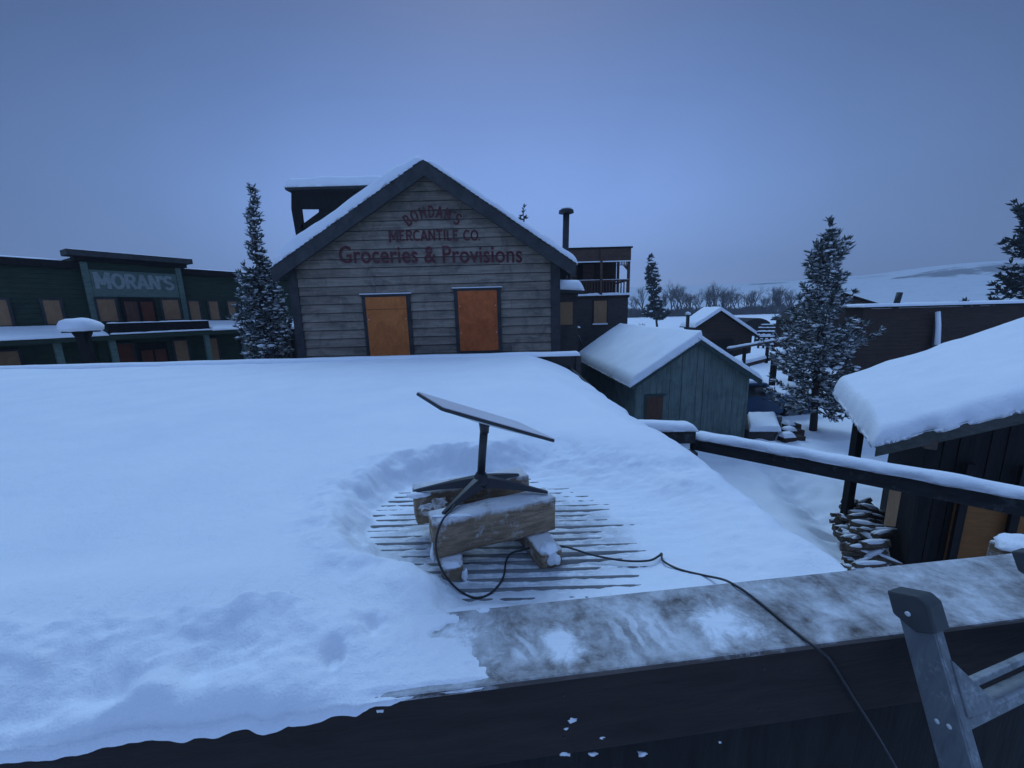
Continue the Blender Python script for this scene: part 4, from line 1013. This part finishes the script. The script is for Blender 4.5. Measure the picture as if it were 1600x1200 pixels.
for x in (1.6, 3.07, 4.52, 5.93): MB().box(x, x + .12, 19.84 if x == 4.52 else 19.97, 19.899 if x == 4.52 else 20.09, 4.8, 6.95 if x == 4.52 else 6.42).build('balcony_post', 'brown_red', BH)
MB().box(5.93, 6.05, 21.9, 22.02, 4.8, 7.0).box(5.93, 6.05, 24.2, 24.32, 4.8, 7.0).build('balcony_post', 'brown_red', BH)
MB().box(.5, 6.03, 19.98, 20.05, 5.44, 5.52).box(5.95, 6.03, 20.051, 26, 5.44, 5.52).build('hand_rail', 'brown_red', BH)
snow_slab((.5, 19.96, 5.52), (5.5, 0, 0), (0, .11, 0), .025, (.03, .03, .04, .04), 50, 4, .01, 2).build('rail_snow', 'snow', BH, True)
for i in range(37): x = .6 + i * .147; MB().box(x, x + .055, 19.99, 20.03, 4.82, 5.438).build('baluster', 'brown_red', BH)
for i in range(6): x = 5.40 + i * .09; MB().box(x, x + .045, 20.0, 20.03, 6.24, 6.41).build('spindle', 'brown_red', BH)
MB().box(5.38, 5.92, 19.99, 20.04, 6.2, 6.235).build('spindle_rail', 'brown_red', BH)
MB().prism([(5.925, 20, 6.19), (5.70, 20, 6.19), (5.925, 20, 5.95)], (0, .04, 0)).build('bracket', 'brown_red', BH)
MB().box(3.92, 4.50, 21.16, 21.199, 4.9, 6.44).build('balcony_board', 'brown_red', BH); MB().box(3.3, 3.62, 21.16, 21.199, 4.9, 6.44).build('balcony_board', 'brown_red', BH); MB().box(3.64, 3.9, 21.17, 21.199, 4.85, 6.44).build('balcony_door', 'black_wood', BH)
wf = MB().box(4.2, 4.97, 19.96, 19.999, 3.30, 4.54).build('window_frame', 'brown', BH); MB().box(4.26, 4.91, 19.93, 19.959, 3.38, 4.50).build('plywood_board', 'ply_dull', wf); MB().box(4.2, 4.97, 19.92, 19.959, 3.30, 3.375).build('window_sill', 'snow', wf)

# ledge and leaning pole in the yard beside the store
LG = thing('snowy_bench', 'narrow snow topped ledge beside the right corner of the clapboard store', 'ledge', (2.6, 13.6, 0))
a_ = atY(888, 511, 13.6); MB().box(a_.x, a_.x + .36, 13.6, 14, 0, a_.z - .04).build('ledge', 'brown_gray', LG); snow_slab((a_.x - .04, 13.55, a_.z - .04), (.46, 0, 0), (0, .5, 0), .06, (.05, .05, .08, .08), 12, 8, .01, 2).build('ledge_snow', 'snow', LG, True)
a_, b_ = atY(900, 518, 18.4), atY(914, 546, 18.4)
PO = thing('leaning_pole', 'slim snowy pole leaning between the store corner and the teal shed roof', 'pole', (b_.x, 18.4, 0))
dv = (a_ - b_); MB().tube([b_ - dv * (b_.z / dv.z), a_], .04, 8).build('pole', 'iron', PO, True); MB().tube([b_ + V((-.02, 0, .035)), a_ + V((-.01, 0, .04))], .035, 6).build('pole_snow', 'snow', PO, True)

# ================================================================== MID GROUND RIGHT
def gabled(name, label, xl, xr, xpk, ez_l, ez_r, pz, y0, y1, wallm, roofm, th, seed, base=-.3, ov=.25, cat='shed'):
    o = thing(name, label, cat, ((xl + xr) / 2, y0, 0))
    MB().prism([(xl + ov, y0 + ov, base), (xr - ov, y0 + ov, base), (xr - ov, y0 + ov, lerp(ez_r, pz, ov / (xr - xpk)) - .08), (xpk, y0 + ov, pz - .08), (xl + ov, y0 + ov, lerp(ez_l, pz, ov / (xpk - xl)) - .08)], (0, y1 - y0 - 2 * ov, 0)).build('walls', wallm, o)
    for ex, ez in ((xl, ez_l), (xr, ez_r)):
        MB().prism([(xpk, y0, pz - .07), (ex, y0, ez - .07), (ex, y0, ez), (xpk, y0, pz)], (0, y1 - y0, 0)).build('roof_slope', roofm, o)
        if th > 0: snow_slab((xpk, y0 - .03, pz), (0, y1 - y0, 0), (ex - xpk, 0, ez - pz), th, (.12, .1, .02, .2), 20, 20, th * .15, 1, seed + ex).build('roof_snow', 'snow', o, True)
    return o
pkq, lq, rq = atY(1127, 485, 28), atY(1086, 512, 28), atY(1184, 524, 28)
bs = gabled('plank_shed', 'dark brown gabled plank shed with thick roof snow standing beyond the teal shed', lq.x, rq.x, pkq.x, lq.z, rq.z, pkq.z, 28, 30.6, 'brown', 'black_wood', .28, 3)
MB().box(lq.x + 1.0, rq.x - 1.6, 28.20, 28.249, -.2, pkq.z - 2.1).build('shed_door', 'black_wood', bs)
MB().box(lq.x + .9, lq.x + 3.2, 28.20, 28.249, pkq.z - 1.72, pkq.z - 1.66).build('plank_ledge', 'brown_gray', bs)
a_, b_ = atY(1075, 491, 19.5), atY(1075, 510, 19.5)
SPp = thing('stove_pipe', 'short dark upright pipe with a snow cap behind the teal shed ridge', 'pipe', (a_.x, 19.5, 0))
MB().tube([(b_.x, 19.5, 0), (a_.x, 19.5, a_.z)], .085, 12).build('pipe', 'iron', SPp, True); MB().blob((a_.x, 19.5, a_.z + .03), .13, .13, .09, 2, .2, 2).build('snow_cap', 'snow', SPp, True)
# raised walkway
WK = thing('raised_walkway', 'narrow raised walkway with a snow covered handrail behind the teal shed', 'walkway', (11.5, 17, 0))
r0, r1 = V((8.4, 14.9, 2.41)), V((15.2, 20.3, 2.41)); wdv = (r1 - r0).normalized(); wn = V((wdv.y, -wdv.x, 0))
MB().bar(r0, r1, .09, .09).build('hand_rail', 'brown_gray', WK)
snow_slab(r0 + V((0, 0, .05)) - wn * .06, r1 - r0, wn * .12, .07, (.05, .05, .05, .05), 60, 5, .015, 2).build('rail_snow', 'snow', WK, True)
k0, k1 = V((9.2, 15.4, 1.72)), V((15.2, 20.2, 1.72))
MB().obox(k0 - V((0, 0, .16)), k1 - k0, -wn * .9, (0, 0, .16)).build('deck', 'brown', WK)
snow_slab(k0 + wn * .02, k1 - k0, -wn * .95, .14, (.05, .05, .08, .08), 60, 10, .03, 1).build('deck_snow', 'snow', WK, True)
for t in (.05, .38, .72, .98):
    q = k0.lerp(k1, t); MB().box(q.x - .05, q.x + .05, q.y - .05, q.y + .05, 1.5, 2.38).build('rail_post', 'black_wood', WK)
for t in (.06, .16, .60, .97):
    q = k0.lerp(k1, t) - wn * .2; MB().box(q.x - .1, q.x + .1, q.y - .1, q.y + .1, -.3, 1.56).build('leg', 'black_wood', WK)
# long low building with an arched end, far
a_ = atY(1183, 497, 52); l_ = atY(1164, 505, 52); r_ = atY(1203, 507, 52); e_ = atY(1262, 507, 52)
AB = thing('arched_shed', 'long low dark shed with a rounded roof end far behind the plank shed', 'shed', (a_.x, 52, 0))
ar = [(lerp(l_.x, r_.x, t), 52, l_.z + (a_.z - l_.z) * math.sin(math.pi * t) ** .8) for t in [i / 12 for i in range(13)]]
MB().prism([(l_.x, 52, -.3)] + ar + [(r_.x, 52, -.3)], (0, 6, 0)).build('arched_end', 'black_wood', AB)
MB().box(r_.x + .02, e_.x, 52.3, 57, -.3, e_.z).build('long_wing', 'black_wood', AB)
q = atY(1196, 508, 51); snow_slab((q.x, 51.6, q.z), (1.5, 0, 0), (0, .4, 0), .12, (.1, .1, .1, .1), 8, 4, .03, 1).build('ledge_snow', 'snow', AB, True)
# rail fences in the yard
RF = 'snowy rail fences of the yard'
for k, (x0, x1, y_, Y) in enumerate(((1184, 1216, 513, 44), (1181, 1222, 519, 41), (1186, 1226, 527, 37))):
    a_, b_ = atY(x0, y_, Y), atY(x1, y_, Y)
    f_ = thing('rail_fence', ('farthest snowy rail fence under the arched shed', 'middle snowy rail fence between two others', 'nearest low snowy rail fence beyond the raised walkway')[k], 'fence', ((a_.x + b_.x) / 2, Y, 0), RF)
    for i in range(6):
        x = lerp(a_.x, b_.x, i / 5); MB().box(x - .07, x + .07, Y - .07, Y + .07, -.2, a_.z + .12).build('post', 'black_wood', f_)
    for dz in (0, -.38, -.76):
        if a_.z + dz < .1: continue
        MB().bar((a_.x, Y - .1, a_.z + dz), (b_.x, Y - .1, b_.z + dz), .08, .12).build('rail', 'black_wood', f_)
        snow_slab((a_.x, Y - .16, a_.z + dz + .06), (b_.x - a_.x, 0, b_.z - a_.z), (0, .14, 0), .10, (.05, .05, .05, .05), 30, 4, .05, 2, k + dz).build('rail_snow', 'snow', f_, True)
# dark gabled house behind the big pine
pkq, lq, rq = atY(1316, 456, 26), atY(1238, 500, 26), atY(1374, 474, 26)
gabled('gabled_house', 'dark gabled house half hidden behind the big snowy pine', lq.x, rq.x, pkq.x, lq.z, rq.z, pkq.z, 26, 28.2, 'brown', 'black_wood', 0, 6, cat='house')
# flat topped brown building behind the cabin
WB = thing('flat_topped_store', 'dark brown flat topped building with a snow plastered pipe behind the cabin roof', 'building', (17, 15, 0))
wl, wt = 13.5, 3.84
wb = MB()
for i in range(24): wb.box(wl + .02 * ((i * 5) % 3), 26, 15 - .012 - .004 * (i % 3), 15.0, i * .16 - .0, i * .16 + .152)
wb.build('plank_wall', 'brown', WB); MB().box(wl + .05, 26, 15.002, 15.8, 0, wt - .02).build('building_body', 'brown', WB)
MB().box(wl - .06, 26, 14.9, 15.85, wt, wt + .06).build('roof_edge', 'black_wood', WB)
snow_slab((wl - .08, 14.85, wt + .06), (12.5, 0, 0), (0, 1.05, 0), .12, (.1, .1, .12, .1), 50, 8, .02, .9).build('roof_snow', 'snow', WB, True)
a_, b_ = atY(1463, 487, 14.85), atY(1463, 530, 14.85)
dp = MB().tube([(b_.x, 14.85, 0), (a_.x, 14.85, a_.z)], .05, 10).build('drain_pipe', 'iron', WB, True)
MB().tube([(b_.x, 14.80, b_.z - .2), (lerp(b_.x, a_.x, .5), 14.79, (a_.z + b_.z) / 2), (a_.x, 14.80, a_.z)], [.10, .085, .075], 10).build('pipe_snow', 'snow', dp, True)
a_ = atY(1406, 457, 15.5); MB().tube([(a_.x - .1, 15.5, wt - .1), (a_.x, 15.5, a_.z)], .1, 12).build('stovepipe', 'iron', WB, True)

# timber steps and snowy platform near the pine
PLT = thing('snowy_platform', 'low platform under thick flat snow between the teal shed and the big pine', 'platform', (8, 12, 0))
MB().prism([(7.2, 11.3, -.3), (7.85, 11.1, -.3), (9.2, 12.7, -.3), (7.3, 13.2, -.3)], (0, 0, .62)).build('platform', 'brown_gray', PLT)
snow_slab((7.16, 11.2, .32), (.92, -.08, 0), (1.0, 1.75, 0), .16, (.05, .14, .1, .12), 16, 20, .03, 1.5, 2).build('platform_snow', 'snow', PLT, True)
for k, (x, y, l_, lab) in enumerate(((8.12, 11.0, .75, 'nearest squared timber with a snow cushion by the low platform'), (8.55, 11.45, .6, 'middle squared timber with a snow cushion between two others'), (8.86, 11.9, .5, 'farthest squared timber with a snow cushion toward the pine trunk'))):
    o = thing('squared_timber', lab, 'timber', (x, y, 0), 'squared timbers stacked like steps near the pine')
    MB().obox((x, y, -.2), V((.93, .12, 0)) * l_, V((-.05, .26, 0)), (0, 0, .36 + .05 * k)).build('beam', 'brown', o, False, .01)
    snow_slab((x - .03, y - .03, .16 + .05 * k), V((.93, .12, 0)) * (l_ * .55), V((-.05, .3, 0)), .13, (.1, .1, .1, .1), 12, 8, .03, 2, k).build('snow_cushion', 'snow', o, True)

# ================================================================== BLUE PICKUP
TK = thing('pickup_truck', 'blue pickup truck parked half hidden behind the teal shed and the pine', 'truck', (9.3, 14.2, -.38))
tz, ty, tw_ = -.38, 14.0, 1.75; X0 = 6.6
prof = [(0, .42), (0, 1.05), (1.95, 1.08), (2.02, 1.62), (2.85, 1.62), (3.25, 1.15), (4.55, 1.08), (4.72, .95), (4.72, .42), (4.35, .42)]
def whl(cx): return [(cx + .40 * math.cos(math.radians(a)), .42 + .36 * math.sin(math.radians(a))) for a in range(0, 181, 20)]
P = prof[:-1] + whl(3.95) + whl(.95)
MB().prism([(X0 + x, ty, tz + z) for x, z in P], (0, tw_, 0)).build('body', 'truck', TK, False, .05, 3)
MB().prism([(X0 + 2.1, ty - .006, tz + 1.12), (X0 + 2.1, ty - .006, tz + 1.54), (X0 + 2.78, ty - .006, tz + 1.54), (X0 + 3.05, ty - .006, tz + 1.16), (X0 + 3.05, ty - .006, tz + 1.12)], (0, .01, 0)).build('side_window', 'glass', TK)
MB().prism([(X0 + 2.90, ty + .12, tz + 1.585), (X0 + 3.24, ty + .12, tz + 1.185), (X0 + 3.27, ty + .12, tz + 1.185), (X0 + 2.93, ty + .12, tz + 1.585)], (0, tw_ - .24, 0)).build('windscreen', 'glass', TK)
MB().box(X0 + 2.72, X0 + 2.84, ty - .012, ty - .001, tz + .98, tz + 1.02).build('door_handle', 'iron', TK)
MB().tube([(X0 + 4.725, ty + .25, tz + .82), (X0 + 4.75, ty + .25, tz + .82)], .09, 14).build('headlight', 'glass', TK); MB().tube([(X0 + 4.725, ty + tw_ - .25, tz + .82), (X0 + 4.75, ty + tw_ - .25, tz + .82)], .09, 14).build('headlight', 'glass', TK)
MB().box(X0 + 4.7, X0 + 4.82, ty + .05, ty + tw_ - .05, tz + .42, tz + .55).build('bumper', 'iron', TK, False, .02)
for cx in (.95, 3.95):
    for yy in (ty + .02, ty + tw_ - .24):
        wv = MB().tube([(X0 + cx, yy, tz + .36), (X0 + cx, yy + .22, tz + .36)], .35, 22).build('wheel', 'tyre', TK, False, .03)
        MB().tube([(X0 + cx, yy - .012, tz + .36), (X0 + cx, yy - .001, tz + .36)], .19, 16).build('rim', 'alu', wv)
snow_slab((X0 + 3.3, ty + .06, tz + 1.10), (1.2, 0, -.04), (0, tw_ - .12, 0), .11, (.12, .12, .12, .12), 16, 16, .03, 1.8).build('bonnet_snow', 'snow', TK, True)
snow_slab((X0 + 2.05, ty + .05, tz + 1.615), (.75, 0, 0), (0, tw_ - .1, 0), .09, (.1, .1, .1, .1), 10, 14, .02, 1.8).build('cab_snow', 'snow', TK, True)
snow_slab((X0 + .05, ty + .05, tz + 1.05), (1.85, 0, 0), (0, tw_ - .1, 0), .12, (.1, .1, .1, .1), 12, 14, .02, 1.8).build('bed_snow', 'snow', TK, True)

# ================================================================== TREES
def tuft(nb, c, d, ln_, wd_, rnd, n=7):
    c = V(c); d = V(d).normalized()
    x = d.cross(V((0, 0, 1)));
    if x.length < .1: x = V((1, 0, 0))
    x.normalize(); y = x.cross(d)
    for i in range(n):
        a = rnd.uniform(0, 6.283); sp__ = rnd.uniform(.25, 1.0)
        q = (d + (x * math.cos(a) + y * math.sin(a)) * sp__).normalized(); s_ = q.cross(V((rnd.uniform(-1, 1), rnd.uniform(-1, 1), rnd.uniform(-1, 1)))).normalized() * wd_ * .5
        l = ln_ * rnd.uniform(.65, 1.15); b0 = c + q * l * .12
        nb.add([b0 - s_ * .6, b0 + s_ * .6, c + q * l * .6 + s_, c + q * l, c + q * l * .6 - s_], [(0, 1, 2, 3, 4)])
def pine(name, label, bx, by, H, R, seed, top=None, h0=.1, bstep=.1, tl=.2, tw=.05, snow=.5, prof=None, tn=7, needle='needle', tsp=.13, snr=.055, group=None, per=(4, 6), bz=0, sweep=0.0, flat=1.0):
    rnd = random.Random(seed); o = thing(name, label, 'tree', (bx, by, bz), group)
    tp = V(top) if top else V((bx, by, H)); bs_ = V((bx, by, bz - .2))
    def axis_(t): return bs_.lerp(tp, t) + V((.05 * math.sin(t * 7 + seed), .05 * math.cos(t * 6 + seed), 0)) * (1 - t) * t * 4
    tr = MB(); r0 = max(.05, H * .016)
    tr.tube([axis_(i / 12) for i in range(13)], [r0 * (1 - i / 12) ** .85 + .008 for i in range(13)], 8)
    br, nd, sn = tr, MB(), MB()
    prof = prof or (lambda t: (1 - t) ** .8 * min(1, .5 + t * 3))
    h = h0 * H
    while h < H - .02:
        t = h / H; rad = R * prof(t)
        for k in range(rnd.randint(*per)):
            az = rnd.uniform(0, 6.283); L = max(.10, rad * rnd.uniform(.55, 1.12)); el = lerp(-.15, .75, t ** 1.3) + rnd.uniform(-.15, .15)
            d = V((math.cos(az), math.sin(az), 0)); c0_ = axis_(t) + V((0, 0, rnd.uniform(-.5, .5) * bstep)); pts = []
            n = max(3, int(L / .12))
            for i in range(n + 1):
                u = i / n; pts.append(c0_ + d * L * u * math.cos(el) * 1.0 + V((0, 0, L * (math.sin(el) * u + .22 * u * u - .18 * math.sin(u * 3.14)))))
            br.tube(pts[::max(1, n // 3)] if n > 3 else pts, [r0 * .22 * (1 - j / 6) + .004 for j in range(len(pts[::max(1, n // 3)] if n > 3 else pts))], 3, False)
            s = L * .22 if L > .3 else 0
            while s <= L + .001:
                u = s / L; f = u * n; i = min(n - 1, int(f)); p = pts[i].lerp(pts[i + 1], f - i); dd = (pts[i + 1] - pts[i]).normalized()
                side = dd.cross(V((0, 0, 1))).normalized(); tws = [(p, dd)]
                if L > .35 and u < .95:
                    sl_ = lerp(.30, .12, u) * min(1, L) * 1.1
                    for sg_ in (-1, 1):
                        dv_ = (dd + side * sg_ * 1.1 + V((0, 0, rnd.uniform(-.15, .35)))).normalized()
                        m_ = max(1, int(sl_ / tsp))
                        for j in range(m_): tws.append((p + dv_ * sl_ * (j + .6) / m_, dv_))
                for q, dv_ in tws:
                    q = q + V((rnd.uniform(-1, 1), rnd.uniform(-1, 1), rnd.uniform(-1, 1))) * .03
                    tuft(nd, q, dv_, tl * rnd.uniform(.8, 1.2), tw, rnd, tn)
                    if rnd.random() < snow:
                        r_ = snr * (rnd.uniform(.5, 1.1) if rnd.random() < .6 else rnd.uniform(1.3, 2.2)); e = dv_ * tl * .35
                        sn.blob(q + e + V((0, 0, r_ * .5 + .02)), r_ * rnd.uniform(1.0, 1.9), r_ * rnd.uniform(1.0, 1.9), r_ * rnd.uniform(.4, .7), rnd.random() * 50, .8, 1)
                s += tsp * rnd.uniform(.8, 1.3)
        h += bstep * rnd.uniform(.8, 1.25)
    tuft(nd, tp - V((0, 0, tl * .6)), V((0, 0, 1)), tl * 1.1, tw, rnd, tn)
    tr.build('trunk', 'bark', o, True); nd.build('crown', needle, o)
    if sn.v: sn.build('snow_clumps', 'snow', o, True)
    return o
t_ = atY(1297, 343, 12.14)
pine('pine_tree', 'large broad snow laden pine right of the teal shed', 9.86, 12.14, t_.z, 2.0, 3, t_, .155, .185, .19, .040, .45, lambda t: (1 - t) ** .80 * (.45 + .55 * min(1, t * 3)) * (1.0 + .22 * math.sin(t * 17)), 6, 'needle', .125, .034, None, (4, 7))
t_ = atY(394, 289, 12.5); b_ = atY(408, 557, 12.5)
pine('pine_tree', 'tall narrow snowy pine standing between the green false front and the clapboard store', b_.x - .05, 12.5, t_.z, 1.5, 17, t_, .1, .15, .19, .04, .45, lambda t: (1 - t) ** .66 * (.80 + .20 * math.sin(t * 13 + 1)) * lerp(.92, .85, sstep(.4, .65, t)), 6, 'needle', .125, .034, None, (4, 7))
t_ = atY(1016, 400, 78); b_ = atZ(1022, 512, 0)
pine('pine_tree', 'lone far dark pine in front of the bare tree line', b_.x, 78, t_.z, 4.2, 5, t_, .18, .5, .75, .22, .12, lambda t: (1 - t) ** .7 * (.65 + .35 * math.sin(t * 11)), 6, 'needle_dk', .5, .2, None, (3, 5))
t_ = atY(1640, 300, 24)
pine('pine_tree', 'dark open pine cut by the right picture edge behind the brown flat topped building', t_.x, 24, t_.z, 5.8, 8, t_, .33, .34, .42, .10, .10, lambda t: (1 - t) ** .75 * (.7 + .3 * math.sin(t * 9)), 7, 'needle_dk', .27, .08, None, (3, 5))
t_ = atY(818, 321, 38)
pine('pine_tree', 'sparse treetop just peeking over the right roof slope of the clapboard store', t_.x, 38, t_.z, 1.7, 12, t_, .3, .55, .42, .10, .05, lambda t: (1 - t) ** .8 * .8 + .10, 6, 'needle_dk', .33, .1, None, (2, 3))

def bare_tree(label, x, y, H, seed, group):
    rnd = random.Random(seed); o = thing('bare_tree', label, 'tree', (x, y, 0), group); mb = MB(); tw = MB()
    def grow(p, d, L, r, lev):
        q = p + d * L; m_ = p.lerp(q, .5) + V((rnd.uniform(-1, 1), rnd.uniform(-1, 1), 0)) * L * .06
        (mb if lev < 3 else tw).tube([p, m_, q], [r, r * .8, r * .6], 4 if lev < 3 else 3, False)
        if lev >= 5: return
        for i in range(rnd.randint(2, 4) if lev < 4 else 2):
            a = rnd.uniform(.2, .7) * (1 if lev else .7); az = rnd.uniform(0, 6.283)
            x_ = d.cross(V((.3, .5, .8))).normalized(); y_ = d.cross(x_)
            dd = (d * math.cos(a) + (x_ * math.cos(az) + y_ * math.sin(az)) * math.sin(a) + V((0, 0, .12))).normalized()
            grow(p.lerp(q, rnd.uniform(.65, 1)), dd, L * rnd.uniform(.62, .85), r * .58, lev + 1)
    for k in range(rnd.randint(1, 3)):
        grow(V((x + rnd.uniform(-.8, .8), y + rnd.uniform(-1, 1), -.3)), V((rnd.uniform(-.18, .18), rnd.uniform(-.18, .18), 1)).normalized(), H * .27, H * .021, 0)
    mb.build('trunk', 'twig', o); tw.build('crown', 'twig', o); return o
random.seed(31)
tl_ = [(990, 452), (1003, 447), (1036, 446), (1048, 443), (1066, 447), (1088, 452), (1102, 448), (1120, 446), (1135, 447), (1150, 447), (1166, 448), (1180, 449), (1196, 455), (1212, 443), (1226, 452)]
tl_ += [(1010, 456), (1058, 452), (1094, 455), (1128, 451), (1143, 452), (1174, 453), (1204, 450), (1238, 451), (1026, 458), (1080, 458), (1110, 458), (1156, 459), (1190, 459), (1220, 458), (1075, 452), (1112, 451), (1218, 449)]
for i, (x, yt) in enumerate(tl_):
    Y = random.uniform(165, 185); b_ = atY(x, 490, Y); t_ = atY(x, yt, Y)
    bare_tree('leafless tree of the row on the far snowy plain under the pale hills', b_.x, Y, t_.z * random.uniform(.95, 1.45), 40 + i, 'bare trees of the far row')
# brush along the far row and single scrub by the lone pine
rnd = random.Random(5); bsh = MB()
for i in range(3000):
    x = rnd.uniform(930, 1330); Y = rnd.uniform(166, 192); p = atY(x, 492, Y); p.z = -.2; hgt = (2.9 + 1.6 * noise.noise(V((x * .03, 1, 0)))) * rnd.uniform(.5, 1.25) + .6
    for k in range(3):
        q = p + V((rnd.uniform(-1.2, 1.2), rnd.uniform(-.5, .5), hgt * rnd.uniform(.6, 1.1)))
        s_ = V((.16, 0, 0)); bsh.add([p - s_, p + s_, q + s_ * .4, q - s_ * .4], [(0, 1, 2, 3)])
tag(bsh.build('brush', 'twig'), 'thick band of dark leafless brush along the foot of the far bare trees', 'brush', None, 'stuff')
def shrub(label, x, y, n, h, seed, nm='shrub'):
    rnd = random.Random(seed); mb = MB()
    for i in range(n):
        a = rnd.uniform(0, 6.28); d = V((math.cos(a) * rnd.uniform(.1, .9), math.sin(a) * rnd.uniform(.1, .9), 1)).normalized(); L = h * rnd.uniform(.5, 1)
        p = V((x, y, 0)); m_ = p + d * L * .6; mb.tube([p, m_, m_ + (d + V((0, 0, -.3 * rnd.random()))) * L * .4], [.03, .022, .008], 3, False)
        for k in range(3): q = p + d * L * rnd.uniform(.4, .8); mb.tube([q, q + V((rnd.uniform(-.5, .5), rnd.uniform(-.5, .5), rnd.uniform(.1, .5))) * h * .4], [.015, .006], 3, False)
    tag(mb.build(nm, 'twig'), label, 'shrub', 'leafless shrubs beyond the teal shed'); return mb
p = atZ(1036, 512, 0); shrub('low leafless shrub at the foot of the lone far pine', p.x, p.y * .8, 60, 2.2, 3)
p = atZ(1003, 508, 0); shrub('small leafless shrub left of the lone far pine', p.x * .8, p.y * .8, 26, 1.6, 4)

# fence left of the store corner
FN = thing('board_fence', 'short dark fence with snowy tops between the narrow pine and the clapboard store', 'fence', (-7.2, 14.5, 0))
for k, (x, y_) in enumerate(((430, 497), (438, 470), (447, 505))):
    a_ = atY(x, y_, 14.5); MB().box(a_.x - .08, a_.x + .08, 14.5, 14.62, 0, a_.z).build('post', 'brown_gray', FN); MB().blob((a_.x, 14.56, a_.z), .13, .11, .08, k, .3, 2).build('post_snow', 'snow', FN, True)
a_, b_ = atY(426, 515, 14.6), atY(452, 512, 14.6); MB().box(a_.x, b_.x + .3, 14.63, 14.68, 0, a_.z).build('boards', 'brown_gray', FN); snow_slab((a_.x, 14.58, a_.z), (b_.x - a_.x + .3, 0, 0), (0, .16, 0), .12, (.05, .05, .06, .06), 12, 4, .03, 2).build('board_snow', 'snow', FN, True)
